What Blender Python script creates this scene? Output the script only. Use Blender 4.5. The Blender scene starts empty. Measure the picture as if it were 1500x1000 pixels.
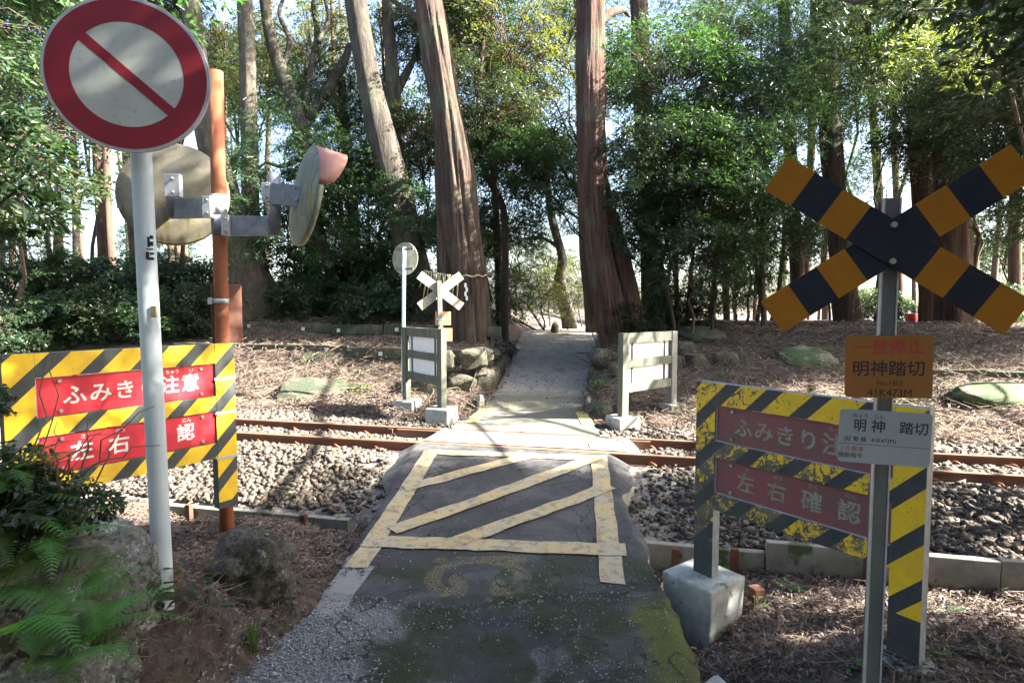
import bpy, bmesh, math, random
import numpy as np
from math import radians as R_, sin, cos, pi, sqrt, tan
from mathutils import Vector, Matrix

S = bpy.context.scene
COL = S.collection
rnd = random.Random(7)
rng = np.random.default_rng(11)

# ------------------------------------------------------------------ camera
F = 850.0                      # focal length in pixels of the 1500 px wide photograph
PITCH = math.atan(50 / 850.0)
CZ = 1.85
cam_d = bpy.data.cameras.new('camera')
cam_d.sensor_width = 36.0
cam_d.lens = 36.0 * F / 1500.0
cam_d.clip_start = 0.05
cam_d.clip_end = 1500
cam = bpy.data.objects.new('camera', cam_d)
COL.objects.link(cam)
cam.location = (0, 0, CZ)
cam.rotation_euler = (pi / 2 - PITCH, 0, 0)
S.camera = cam

# ------------------------------------------------------------------ world, sun, exposure
SUN_EL, SUN_DX, SUN_DY = 36.0, 0.985, -0.12
w = bpy.data.worlds.new('World'); S.world = w; w.use_nodes = True
nt = w.node_tree
bg = nt.nodes['Background']
sky = nt.nodes.new('ShaderNodeTexSky'); sky.sky_type = 'NISHITA'
sky.sun_disc = False
sky.sun_elevation = R_(SUN_EL)
sky.sun_rotation = math.atan2(SUN_DX, SUN_DY)      # measured from +Y towards +X
sky.air_density = 1.0; sky.dust_density = 3.0; sky.ozone_density = 1.0
nt.links.new(sky.outputs[0], bg.inputs[0])
bg.inputs[1].default_value = 0.07
sl = bpy.data.lights.new('sun', 'SUN'); sl.energy = 5.0; sl.angle = R_(0.53); sl.color = (1, .94, .83)
sun = bpy.data.objects.new('sun', sl); COL.objects.link(sun)
sd = Vector((SUN_DX, SUN_DY, 0)).normalized() * cos(R_(SUN_EL)) + Vector((0, 0, sin(R_(SUN_EL))))
sun.rotation_euler = sd.to_track_quat('Z', 'Y').to_euler()
sun.location = (20, 0, 20)
S.view_settings.view_transform = 'Standard'
S.view_settings.look = 'None'
S.view_settings.exposure = 3.58
S.view_settings.gamma = 1.0
S.view_settings.use_curve_mapping = False
S.render.engine = 'CYCLES'
S.cycles.max_bounces = 6
S.cycles.diffuse_bounces = 3
S.cycles.glossy_bounces = 2
S.cycles.transmission_bounces = 3
S.cycles.transparent_max_bounces = 4
S.cycles.use_denoising = True
S.cycles.denoising_prefilter = 'NONE'
S.cycles.sample_clamp_indirect = 6

# ------------------------------------------------------------------ point helpers
cp, sp = cos(PITCH), sin(PITCH)
def ray(px, py):
    a = (px - 750) / F; b = (500 - py) / F
    return Vector((a, cp + b * sp, -sp + b * cp))
def Pd(px, py, d):                      # at a distance d in front of the camera (world y = d)
    r = ray(px, py); return Vector((0, 0, CZ)) + r * (d / r.y)
def Pz(px, py, z):                      # at a height
    r = ray(px, py); return Vector((0, 0, CZ)) + r * ((z - CZ) / r.z)

# ------------------------------------------------------------------ noise
_tab = rng.random((256, 256))
def vn(x, y, s=1.0, o=0):
    x = np.asarray(x, float) * s + o * 17.3 + 1000; y = np.asarray(y, float) * s + o * 7.7 + 1000
    xi = np.floor(x).astype(int); yi = np.floor(y).astype(int)
    fx = x - xi; fy = y - yi; fx = fx * fx * (3 - 2 * fx); fy = fy * fy * (3 - 2 * fy)
    g = lambda a, b: _tab[a & 255, b & 255]
    return (g(xi, yi) * (1 - fx) + g(xi + 1, yi) * fx) * (1 - fy) + (g(xi, yi + 1) * (1 - fx) + g(xi + 1, yi + 1) * fx) * fy
def fbm(x, y, s=1.0, o=0, n=3):
    r = 0; a = .5
    for k in range(n):
        r = r + a * (vn(x, y, s * 2 ** k, o + k) - .5); a *= .5
    return r
def sst(a, b, x):
    t = np.clip((np.asarray(x, float) - a) / (b - a), 0, 1); return t * t * (3 - 2 * t)

# ------------------------------------------------------------------ layout frame of the track
UX, UY = .975, -.222
def uv(x, y): return UX * x + UY * y, -UY * x + UX * y
def xy(u, v): return UX * u - UY * v, UY * u + UX * v
VN, VF = 7.41, 8.31            # near and far rail
VW = 5.80                      # low concrete wall
TRK_ANG = math.atan2(UY, UX)

# ------------------------------------------------------------------ terrain
def pv(v): return (v.x, v.y)
_pl = [Pz(603, 662, -.02), Pz(560, 735, -.14), Pz(522, 800, -.26), Pz(455, 895, -.33), Pz(330, 1000, -.33)]
_pr = [Pz(893, 668, -.02), Pz(915, 745, -.14), Pz(938, 800, -.26), Pz(975, 890, -.33), Pz(1008, 985, -.33)]
def edge_x(pts, y):
    ys = np.array([p.y for p in pts][::-1] ); xs = np.array([p.x for p in pts][::-1])
    return np.interp(y, ys, xs)
def zpath(y, x=0):
    v = uv(x, y)[1]
    return np.interp(v, [3.5, 4.6, 6.0, 7.0, 7.36], [-.33, -.30, -.15, -.03, 0.0])
def xl(y): return edge_x(_pl, y)
def xr(y): return edge_x(_pr, y)
# far path
FY = [9.0, 10.5, 13.3, 17, 22, 30, 45]
FC = [.16, .33, .80, 1.25, 1.8, 3.0, 6.0]
FW = [2.2, 1.85, 2.1, 2.4, 2.85, 3.2, 3.2]
FZ = [0.0, -.05, .13, .47, .89, .85, .0]
def fpz(y): return np.interp(y, FY, FZ)
def fpc(y): return np.interp(y, FY, FC)
def fpw(y): return np.interp(y, FY, FW)

_ctl = np.array([
    (-1.9, 3.16, .16), (-2.45, 5.0, -.24), (-3.3, 6.7, -.72), (-6, 7.3, -.70), (-1.7, 6.3, -.68), (-1.45, 4.9, -.36),
    (-1.35, 3.6, -.28), (-.9, 2.6, -.33), (0, 3, -.4), (1.0, 3, -.42), (1.32, 4.5, -.80), (1.25, 3.5, -.72), (1.5, 5.3, -.74),
    (2.35, 3.3, -.27), (3.4, 5.05, -.66), (5, 4.7, -.63), (3.5, 3.3, -.28), (6, 3, -.15), (2.0, 2.2, -.3), (1.9, 4.4, -.62), (9, 4, -.3),
    (0, 0, -.4), (-2.6, 2.3, .30), (-3.5, 3.6, .30), (-5, 4, .35), (-4, 2, .8), (-8, 5, .2), (-3, 5.3, -.3), (-5, 6, -.45), (0, 6, -.7), (0, 4.6, -.5),
    (-12, 6, .2), (12, 3, .2), (0, -8, -.3), (-12, -4, 1.5), (12, -4, .6), (1.1, 2.4, -.6), (-2.0, 4.1, -.02), (-2.1, 4.6, -.15), (-1.5, 3.3, -.30), (-1.55, 2.6, -.32), (-1.6, 3.8, -.24), (-1.95, 2.98, .24), (-2.0, 3.35, .20), (-1.88, 3.2, .22), (-1.85, 3.1, .22)])
def near_z(x, y):
    x = np.asarray(x, float); y = np.asarray(y, float)
    num = np.zeros_like(x + y); den = np.zeros_like(x + y)
    for cx, cy, cz in _ctl:
        q = 1.0 / (((x - cx) ** 2 + (y - cy) ** 2) + .02) ** 1.7
        num += q * cz; den += q
    return num / den + .05 * fbm(x, y, 1.3, 3)
def ballast_z(u, v):
    b = np.interp(v, [5.8, 6.4, 6.9, 7.1, 9.0, 9.4, 9.9], [-.50, -.36, -.17, -.135, -.135, -.17, -.16])
    return b + .03 * fbm(u, v, 2.0, 5)
def bank_z(x, y):
    u, v = uv(x, y)
    side = sst(-1.5, 3.0, x)
    top = 1.98 * (1 - side) + 1.40 * side
    wob = .5 * fbm(u, v, .35, 8)
    t = (v - 10.3 + wob)
    L = np.interp(t, [0, .8, 1.8, 2.0, 3.1, 3.25, 4.3, 6.5], [0, .16, .62, .95, 1.12, 1.38, 1.72, 2.0]) / 2.0
    Rr = np.interp(t, [0, 1.2, 2.0, 2.2, 3.4, 4.8, 7], [0, .35, .75, .95, 1.25, 1.8, 2.0]) / 2.0
    z = -.15 + (top + .15) * (L * (1 - side) + Rr * side)
    z = z + .14 * fbm(x, y, 1.1, 9) * sst(0, 1.0, t)
    z = z - sst(22, 40, np.hypot(x, y)) * 1.0
    # dip beside the path so that it is a cutting
    c = fpc(y); hw = fpw(y) / 2
    a = np.abs(x - c) - hw
    pz = fpz(y)
    lim = pz + .02 + sst(.12, .5, a) * np.interp(y, [10, 11.3, 12, 14, 17, 20, 26], [.05, .15, .75, .95, .55, .25, .15]) + np.maximum(a - .3, 0) * .55
    z = np.where(y > 10.0, np.minimum(z, lim), z)
    z = np.where(a < .10, pz - .03, z)
    return z
def ground_z(x, y):
    x = np.asarray(x, float); y = np.asarray(y, float)
    u, v = uv(x, y)
    zn = near_z(x, y)
    zb = ballast_z(u, v)
    zf = bank_z(x, y)
    z = np.where(v < VW + .01, zn, zb)
    k = sst(9.6, 10.2, v)
    z = z * (1 - k) + zf * k
    # under the crossing
    inside = (x > xl(y) - .05) & (x < xr(y) + .05) & (v < 7.3) & (y > -2)
    z = np.where(inside, np.minimum(z, zpath(y, x) - .10), z)
    q = xl(np.maximum(y, 3.2)) - x; k = (1 - sst(0, .24, q)) * (q > -.05) * (1 - sst(4.6, 5.4, y)) * (y > 0)
    z = z * (1 - k) + (zpath(y, x) - .03) * k
    return z + (.030 * fbm(x, y, 4.0, 20) + .012 * (vn(x, y, 5.5, 4) - .5)) * ((np.abs(x) < 10) & (y > 0) & (y < 18)) * np.where(inside, 0, 1)
def gz(x, y): return float(ground_z(np.array([x]), np.array([y]))[0])

# ------------------------------------------------------------------ material helpers
def new_mat(name):
    m = bpy.data.materials.new(name); m.use_nodes = True
    n = m.node_tree; b = n.nodes['Principled BSDF']
    return m, n, b
class NG:
    def __init__(s, nt): s.t = nt
    def n(s, typ, **kw):
        o = s.t.nodes.new(typ)
        for k, v in kw.items(): setattr(o, k, v)
        return o
    def lk(s, a, b): s.t.links.new(a, b)
    def coord(s, kind='Object'): return s.n('ShaderNodeTexCoord').outputs[kind]
    def mapping(s, src, scale=(1, 1, 1), loc=(0, 0, 0), rot=(0, 0, 0)):
        m = s.n('ShaderNodeMapping'); s.lk(src, m.inputs[0])
        m.inputs['Scale'].default_value = scale; m.inputs['Location'].default_value = loc; m.inputs['Rotation'].default_value = rot
        return m.outputs[0]
    def noise(s, src, scale=5, detail=4, rough=.6, dist=0):
        m = s.n('ShaderNodeTexNoise'); s.lk(src, m.inputs['Vector'])
        m.inputs['Scale'].default_value = scale; m.inputs['Detail'].default_value = detail
        m.inputs['Roughness'].default_value = rough; m.inputs['Distortion'].default_value = dist
        return m.outputs['Fac']
    def voro(s, src, scale=5, feature='F1', out='Distance'):
        m = s.n('ShaderNodeTexVoronoi'); m.feature = feature; s.lk(src, m.inputs['Vector']); m.inputs['Scale'].default_value = scale
        return m.outputs[out]
    def ramp(s, src, stops, interp='LINEAR'):
        m = s.n('ShaderNodeValToRGB'); m.color_ramp.interpolation = interp
        e = m.color_ramp.elements
        while len(e) > 1: e.remove(e[-1])
        e[0].position = stops[0][0]; e[0].color = (*stops[0][1], 1) if len(stops[0][1]) == 3 else stops[0][1]
        for p, c in stops[1:]:
            q = e.new(p); q.color = (*c, 1)
        s.lk(src, m.inputs[0]); return m.outputs[0]
    def step(s, src, a, b):
        m = s.n('ShaderNodeMapRange'); m.inputs['From Min'].default_value = a; m.inputs['From Max'].default_value = b
        m.interpolation_type = 'SMOOTHSTEP'; s.lk(src, m.inputs['Value']); return m.outputs[0]
    def math(s, op, a, b=None, c=None):
        m = s.n('ShaderNodeMath', operation=op)
        for i, q in enumerate((a, b, c)):
            if q is None: continue
            if isinstance(q, (int, float)): m.inputs[i].default_value = q
            else: s.lk(q, m.inputs[i])
        return m.outputs[0]
    def mix(s, f, a, b):
        m = s.n('ShaderNodeMix', data_type='RGBA')
        for i, q in ((0, f), (6, a), (7, b)):
            if isinstance(q, (int, float)): m.inputs[i].default_value = q
            elif isinstance(q, tuple): m.inputs[i].default_value = (*q, 1)
            else: s.lk(q, m.inputs[i])
        return m.outputs[2]
    def xyz(s, src):
        m = s.n('ShaderNodeSeparateXYZ'); s.lk(src, m.inputs[0]); return m.outputs
    def bump(s, h, strength=.3, dist=.01):
        m = s.n('ShaderNodeBump'); m.inputs['Strength'].default_value = strength; m.inputs['Distance'].default_value = dist
        s.lk(h, m.inputs['Height']); return m.outputs[0]

def mat_simple(name, c1, c2, scale=8, rough=.7, bump=.2, metal=0, streak=None, bdist=.005, spots=None):
    m, nt, b = new_mat(name); g = NG(nt)
    co = g.coord()
    if streak: co = g.mapping(co, scale=streak)
    f = g.noise(co, scale, 6, .65)
    col = g.mix(g.step(f, .3, .7), c1, c2)
    if spots:
        f2 = g.noise(g.coord(), spots[1], 5, .7)
        col = g.mix(g.step(f2, spots[2], spots[2] + .08), col, spots[0])
    g.lk(col, b.inputs['Base Color'])
    b.inputs['Roughness'].default_value = rough; b.inputs['Metallic'].default_value = metal
    f3 = g.noise(co, scale * 6, 4, .7)
    g.lk(g.bump(f3, bump, bdist), b.inputs['Normal'])
    return m
M = {}
M['concrete'] = mat_simple('concrete', (.28, .28, .26), (.42, .41, .38), 6, .9, .5, spots=((.12, .13, .09), 3.0, .58))
M['concrete_old'] = mat_simple('concrete_old', (.15, .145, .12), (.26, .245, .21), 4, .95, .6, spots=((.06, .075, .035), 2.2, .55))
M['rust'] = mat_simple('rust_orange', (.34, .115, .04), (.23, .07, .03), 5, .75, .3, streak=(1, 1, .3), spots=((.12, .06, .04), 9, .62))
M['rust_dark'] = mat_simple('rust_dark', (.13, .045, .022), (.075, .03, .02), 5, .8, .3)
M['rail_side'] = mat_simple('rail_side', (.16, .07, .042), (.095, .045, .03), 3, .85, .3, streak=(.2, 1, 1))
M['rail_top'] = mat_simple('rail_top', (.36, .22, .15), (.26, .13, .08), 4, .38, .05, metal=.5, streak=(.1, 1, 1))
M['galv'] = mat_simple('galvanised_steel', (.20, .215, .24), (.30, .32, .35), 14, .5, .05, metal=.35, spots=((.16, .14, .11), 12, .64))
M['galv_light'] = mat_simple('galvanised_light', (.42, .43, .45), (.55, .56, .57), 10, .45, .05, metal=.3)
M['post_green'] = mat_simple('weathered_post', (.055, .065, .045), (.10, .105, .085), 6, .8, .2, streak=(2, 2, .25))
M['post_grey'] = mat_simple('steel_post_grey', (.09, .10, .095), (.15, .155, .15), 6, .6, .1, streak=(2, 2, .3), metal=.2)
M['white_pole'] = mat_simple('white_painted_pole', (.50, .58, .62), (.60, .67, .70), 3, .4, .05, spots=((.30, .20, .11), 26, .69))
M['white_panel'] = mat_simple('white_panel', (.62, .62, .64), (.72, .72, .74), 3, .6, .03)
M['bolt'] = mat_simple('bolt_steel', (.3, .29, .27), (.45, .44, .42), 30, .4, .05, metal=.6)
M['black'] = mat_simple('black_paint', (.012, .014, .022), (.02, .024, .032), 6, .5, .05)
M['char'] = mat_simple('letter_black', (.012, .012, .014), (.02, .02, .022), 6, .6, 0)
M['char_red'] = mat_simple('letter_red', (.48, .03, .05), (.40, .03, .045), 9, .6, 0)
M['char_red_faded'] = mat_simple('letter_red_faded', (.42, .12, .08), (.33, .12, .09), 9, .6, 0)
M['white_letter'] = mat_simple('letter_white', (.78, .78, .74), (.62, .64, .58), 12, .6, 0)
M['orange_sign'] = mat_simple('orange_sign', (.33, .125, .015), (.28, .105, .015), 5, .55, .03, spots=((.32, .17, .05), 12, .70))
M['grey_sign'] = mat_simple('grey_sign', (.30, .325, .35), (.36, .385, .40), 4, .5, .02, spots=((.33, .33, .31), 14, .66))
M['red_ring'] = mat_simple('sign_red', (.27, .006, .018), (.23, .006, .016), 4, .6, .03, spots=((.26, .03, .04), 16, .66))
M['sign_back_lichen'] = mat_simple('sign_back_lichen', (.26, .26, .21), (.17, .17, .115), 8, .7, .1, spots=((.16, .15, .07), 10, .55))
M['crossbuck_back'] = mat_simple('crossbuck_back', (.33, .33, .27), (.22, .21, .15), 22, .8, .2)
M['orange_back'] = mat_simple('orange_plate_back', (.52, .25, .10), (.36, .14, .05), 5, .7, .1)
M['red_cap'] = mat_simple('red_cap', (.65, .03, .02), (.55, .03, .02), 5, .5, .02)
M['straw'] = mat_simple('straw', (.42, .35, .22), (.32, .25, .14), 20, .9, .2)
M['paper'] = mat_simple('paper', (.75, .76, .78), (.8, .8, .8), 20, .9, 0)
M['moss_board'] = mat_simple('mossy_board', (.025, .042, .022), (.05, .055, .035), 5, .95, .7, spots=((.10, .07, .05), 3.0, .52), bdist=.02)
M['moss_slab'] = mat_simple('mossy_slab', (.03, .06, .02), (.055, .085, .03), 5, .95, .6, spots=((.16, .13, .10), 3.5, .52), bdist=.03)
M['stone'] = mat_simple('wall_stone', (.038, .034, .023), (.10, .088, .064), 3.2, .95, .9, bdist=.03, spots=((.055, .07, .025), 3.3, .54))
M['rock'] = mat_simple('lichen_rock', (.17, .16, .135), (.44, .41, .36), 11, .95, 1.0, bdist=.05, spots=((.42, .42, .38), 17, .58))
M['boulder'] = mat_simple('boulder', (.06, .054, .042), (.20, .18, .145), 9, .95, 1.0, bdist=.05, spots=((.28, .28, .24), 12, .62))
M['dark_plank'] = mat_simple('dark_plank', (.05, .05, .045), (.09, .085, .075), 5, .9, .3)
M['cap_white'] = mat_simple('cast_concrete_pale', (.22, .235, .225), (.36, .37, .35), 9, .9, .7, spots=((.11, .12, .085), 7, .57))

def rock_mat(name, dark, mid, pale, lich, moss, k=.56):
    m, nt, b = new_mat(name); g = NG(nt); co = g.coord()
    n1 = g.noise(co, 7, 10, .78, .6)
    c = g.ramp(n1, [(.30, dark), (.46, mid), (.60, pale)])
    c = g.mix(g.step(g.noise(co, 10, 6, .7), k, k + .03), c, lich)
    c = g.mix(g.math('MULTIPLY', g.step(g.noise(co, 38, 4, .8), .55, .60), .7), c, dark)
    c = g.mix(g.math('MULTIPLY', g.step(g.noise(co, 3.2, 7, .75), .55, .60), .85), c, moss)
    g.lk(c, b.inputs['Base Color']); b.inputs['Roughness'].default_value = .95
    h = g.math('ADD', g.noise(co, 14, 10, .8), g.math('MULTIPLY', g.noise(co, 55, 5, .8), .5))
    g.lk(g.bump(h, 1.0, .05), b.inputs['Normal']); return m
M['rock'] = rock_mat('lichen_rock', (.06, .055, .045), (.22, .205, .175), (.42, .40, .35), (.58, .58, .53), (.05, .075, .025))
M['boulder'] = rock_mat('boulder', (.03, .027, .021), (.10, .092, .072), (.20, .185, .15), (.34, .33, .29), (.035, .045, .02), .60)
M['stone'] = rock_mat('wall_stone', (.022, .02, .014), (.07, .063, .045), (.14, .125, .09), (.22, .21, .16), (.03, .04, .012), .60)
def bark(name, c1, c2, c3, sc=9, bs=1.0, bd=.05, st=.07):
    m, nt, b = new_mat(name); g = NG(nt)
    co = g.coord(); cs = g.mapping(co, scale=(1, 1, st))
    f = g.noise(cs, sc, 8, .7, .5)
    col = g.ramp(f, [(.28, c1), (.5, c2), (.72, c3)])
    f2 = g.noise(co, 1.1, 4, .6)
    col = g.mix(g.math('MULTIPLY', g.step(f2, .52, .66), .55), col, (.075, .085, .05))
    g.lk(col, b.inputs['Base Color']); b.inputs['Roughness'].default_value = .95
    h = g.math('ADD', f, g.math('MULTIPLY', g.noise(cs, sc * 3, 5, .7), .4))
    g.lk(g.bump(h, bs, bd), b.inputs['Normal'])
    return m
M['bark_cedar'] = bark('cedar_bark', (.018, .011, .008), (.060, .038, .026), (.135, .098, .072), 11, 1.0, .07)
M['bark_red'] = bark('red_cedar_bark', (.020, .010, .007), (.068, .034, .022), (.14, .086, .060), 11, 1.0, .07)
M['bark_grey'] = bark('grey_bark', (.015, .012, .009), (.042, .034, .026), (.095, .080, .062), 7, 1.0, .05, .22)
M['bark_pale'] = bark('pale_bark', (.026, .021, .016), (.068, .056, .043), (.15, .128, .10), 6, .9, .04, .4)
M['bark_dark'] = bark('dark_bark', (.03, .02, .014), (.08, .05, .035), (.14, .09, .065))
M['twig'] = mat_simple('twig', (.16, .12, .08), (.24, .19, .14), 20, .9, .2)

def leaf_mat(name, cols, trans=.33, rough=.36, tcol=(1.0, 1.15, .35)):
    m, nt, b = new_mat(name); g = NG(nt)
    geo = g.n('ShaderNodeNewGeometry')
    oi = g.n('ShaderNodeObjectInfo')
    f = geo.outputs['Random Per Island']
    col = g.ramp(f, [(i / (len(cols) - 1), c) for i, c in enumerate(cols)])
    # slow drift of colour through the crown and from one plant to the next
    hsv = g.n('ShaderNodeHueSaturation'); g.lk(col, hsv.inputs['Color'])
    g.lk(g.math('ADD', .455, g.math('MULTIPLY', oi.outputs['Random'], .06)), hsv.inputs['Hue'])
    g.lk(g.math('ADD', .55, g.math('MULTIPLY', oi.outputs['Random'], .55)), hsv.inputs['Value'])
    g.lk(hsv.outputs[0], b.inputs['Base Color'])
    b.inputs['Roughness'].default_value = rough
    b.inputs['Specular IOR Level'].default_value = .45
    tr = g.n('ShaderNodeBsdfTranslucent')
    mm = g.n('ShaderNodeMix', data_type='RGBA', blend_type='MULTIPLY'); mm.inputs[0].default_value = 1
    g.lk(hsv.outputs[0], mm.inputs[6]); mm.inputs[7].default_value = (2.2 * tcol[0], 2.2 * tcol[1], 2.2 * tcol[2], 1)
    g.lk(mm.outputs[2], tr.inputs['Color'])
    ms = g.n('ShaderNodeMixShader'); ms.inputs[0].default_value = trans
    g.lk(b.outputs[0], ms.inputs[1]); g.lk(tr.outputs[0], ms.inputs[2])
    out = [q for q in nt.nodes if q.type == 'OUTPUT_MATERIAL'][0]
    g.lk(ms.outputs[0], out.inputs['Surface'])
    return m
M['leaf_dark'] = leaf_mat('leaf_dark_evergreen', [(.022, .050, .032), (.034, .070, .038), (.050, .088, .040), (.028, .062, .040)])
M['leaf_mid'] = leaf_mat('leaf_mid_green', [(.026, .058, .032), (.042, .080, .036), (.062, .098, .040), (.034, .068, .038)], .30, tcol=(1.0, 1.1, .5))
M['leaf_light'] = leaf_mat('leaf_yellow_green', [(.060, .092, .030), (.085, .115, .036), (.115, .130, .050), (.060, .095, .034)], .42, tcol=(1.0, 1.0, .45))
M['fern'] = leaf_mat('fern_green', [(.08, .20, .045), (.11, .25, .05), (.085, .21, .075)], .4, .5)
M['leaf_fresh'] = leaf_mat('seedling_green', [(.06, .14, .03), (.09, .19, .05), (.05, .13, .06)], .35)
M['leaf_litter'] = leaf_mat('dead_leaves', [(.065, .044, .036), (.115, .080, .067), (.19, .145, .125), (.088, .073, .066), (.33, .27, .235), (.042, .033, .030), (.16, .088, .052)], .12, .7, (1, .8, .5))

# ------------------------------------------------------------------ object helpers
def link(name, me, mat=None, parent=None):
    o = bpy.data.objects.new(name, me); COL.objects.link(o)
    if mat is not None and me is not None:
        for q in (mat if isinstance(mat, (list, tuple)) else [mat]): me.materials.append(q)
    if parent is not None: o.parent = parent
    return o
def tag(o, label=None, cat=None, group=None, kind=None):
    if label: o['label'] = label
    if cat: o['category'] = cat
    if group: o['group'] = group
    if kind: o['kind'] = kind
    return o
def empty(name, loc, rz=0, **kw):
    o = bpy.data.objects.new(name, None); COL.objects.link(o); o.location = loc; o.rotation_euler = (0, 0, rz)
    o.empty_display_size = .2
    return tag(o, **kw)
class MB:
    def __init__(s): s.v = []; s.f = []; s.m = []; s.sm = []
    def add(s, vs, fs, mi=0, smooth=False):
        k = len(s.v); s.v += [tuple(q) for q in vs]; s.f += [tuple(i + k for i in f) for f in fs]
        s.m += [mi] * len(fs); s.sm += [smooth] * len(fs); return s
    def box(s, x0, x1, y0, y1, z0, z1, mi=0, mtx=None):
        vs = [Vector((x, y, z)) for z in (z0, z1) for y in (y0, y1) for x in (x0, x1)]
        if mtx is not None: vs = [mtx @ q for q in vs]
        return s.add(vs, [(0, 2, 3, 1), (4, 5, 7, 6), (0, 1, 5, 4), (2, 6, 7, 3), (0, 4, 6, 2), (1, 3, 7, 5)], mi)
    def tube(s, pts, rad, n=10, mi=0, cap=True, smooth=True, jitter=None):
        pts = [Vector(p) for p in pts]
        if not hasattr(rad, '__len__'): rad = [rad] * len(pts)
        rings = []
        up = Vector((0, 1, 0)) if abs((pts[-1] - pts[0]).normalized().y) < .9 else Vector((1, 0, 0))
        k0 = len(s.v)
        for i, p in enumerate(pts):
            t = (pts[min(i + 1, len(pts) - 1)] - pts[max(i - 1, 0)]).normalized()
            a = t.cross(up).normalized(); b = t.cross(a).normalized()
            for j in range(n):
                th = 2 * pi * j / n; r = rad[i]
                if jitter: r *= jitter(i, j, p)
                s.v.append(tuple(p + a * (cos(th) * r) + b * (sin(th) * r)))
        for i in range(len(pts) - 1):
            for j in range(n):
                q = k0 + i * n; s.f.append((q + j, q + (j + 1) % n, q + n + (j + 1) % n, q + n + j)); s.m.append(mi); s.sm.append(smooth)
        if cap:
            s.f.append(tuple(k0 + j for j in reversed(range(n)))); s.m.append(mi); s.sm.append(False)
            q = k0 + (len(pts) - 1) * n
            s.f.append(tuple(q + j for j in range(n))); s.m.append(mi); s.sm.append(False)
        return s
    def build(s, name, mat=None, parent=None, bevel=0):
        me = bpy.data.meshes.new(name); me.from_pydata(s.v, [], s.f)
        me.polygons.foreach_set('material_index', s.m); me.polygons.foreach_set('use_smooth', s.sm)
        bm = bmesh.new(); bm.from_mesh(me); bmesh.ops.recalc_face_normals(bm, faces=bm.faces); bm.to_mesh(me); bm.free()
        me.update()
        o = link(name, me, mat, parent)
        if bevel:
            b = o.modifiers.new('bevel', 'BEVEL'); b.width = bevel; b.segments = 2; b.limit_method = 'ANGLE'
        return o
def npmesh(name, V, Fq, mats=None, parent=None, smooth=False, mi=None):
    """V (n,3) array; Fq (m,k) array of same-size faces"""
    me = bpy.data.meshes.new(name)
    V = np.asarray(V, np.float32); Fq = np.asarray(Fq, np.int32)
    me.vertices.add(len(V)); me.vertices.foreach_set('co', V.ravel())
    m, k = Fq.shape
    me.loops.add(m * k); me.loops.foreach_set('vertex_index', Fq.ravel())
    me.polygons.add(m); me.polygons.foreach_set('loop_start', np.arange(m, dtype=np.int32) * k)
    me.polygons.foreach_set('loop_total', np.full(m, k, np.int32))
    if smooth: me.polygons.foreach_set('use_smooth', np.ones(m, bool))
    if mi is not None: me.polygons.foreach_set('material_index', np.asarray(mi, np.int32))
    me.update(calc_edges=True); me.validate()
    if name is None: return me
    return link(name, me, mats, parent) if mats is not None else me
def grid_faces(nx, ny):
    i, j = np.meshgrid(np.arange(nx - 1), np.arange(ny - 1), indexing='ij')
    a = (i * ny + j).ravel()
    return np.stack([a, a + ny, a + ny + 1, a + 1], 1)

# ------------------------------------------------------------------ ground
def axis_steps(lo, hi, step, far):
    c = list(np.arange(lo, hi + 1e-6, step)); s = step; x = hi
    while x < far: s *= 1.35; x += s; c.append(x)
    s = step; x = lo
    while x > -far: s *= 1.35; x -= s; c.insert(0, x)
    return np.array(c)
gx = axis_steps(-9, 9, .085, 420); gy = axis_steps(1.0, 16.5, .085, 420)
X, Y = np.meshgrid(gx, gy, indexing='ij')
Z = ground_z(X, Y)
near_w = ((np.abs(X) < 10) & (Y > 0) & (Y < 18))
mg, ntg, bs = new_mat('forest_floor'); g = NG(ntg)
co = g.coord()
c1 = g.ramp(g.noise(co, 9, 8, .75, 1.0), [(.3, (.028, .021, .017)), (.48, (.070, .050, .040)), (.62, (.14, .105, .082)), (.75, (.085, .06, .045))])
c1 = g.mix(g.step(g.noise(co, .9, 3, .6), .55, .68), c1, (.055, .062, .03))
xyz = g.xyz(co)
vco = g.math('ADD', g.math('MULTIPLY', xyz[0], -UY), g.math('MULTIPLY', xyz[1], UX))
trk = g.math('MULTIPLY', g.step(vco, 5.78, 5.84), g.math('SUBTRACT', 1.0, g.step(g.math('ADD', vco, g.math('MULTIPLY', g.noise(co, 2, 3, .6), .8)), 9.7, 10.3)))
bc = g.ramp(g.voro(co, 26, out='Color'), [(.1, (.10, .085, .07)), (.5, (.2, .18, .155)), (.9, (.30, .275, .24))])
c1 = g.mix(trk, c1, bc)
# pale fine gravel at the lower left, at the foot of the asphalt
gm = g.math('MULTIPLY', g.math('SUBTRACT', 1.0, g.step(g.math('ADD', g.math('ADD', xyz[1], g.math('MULTIPLY', xyz[0], -.35)), g.math('MULTIPLY', g.noise(co, 3, 3, .6), .8)), 4.25, 4.5)), g.math('MULTIPLY', g.step(xyz[0], -1.75, -1.5), g.math('SUBTRACT', 1.0, g.step(xyz[0], 0.9, 1.1))))
gc = g.ramp(g.voro(co, 95, out='Color'), [(.15, (.08, .08, .08)), (.5, (.18, .18, .185)), (.85, (.33, .33, .335))])
c1 = g.mix(gm, c1, gc)
g.lk(c1, bs.inputs['Base Color']); bs.inputs['Roughness'].default_value = 1
g.lk(g.bump(g.noise(co, 22, 6, .8), .9, .03), bs.inputs['Normal'])
gr = npmesh('ground', np.stack([X.ravel(), Y.ravel(), Z.ravel()], 1), grid_faces(len(gx), len(gy)), mg, smooth=True)
tag(gr, kind='structure')

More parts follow.
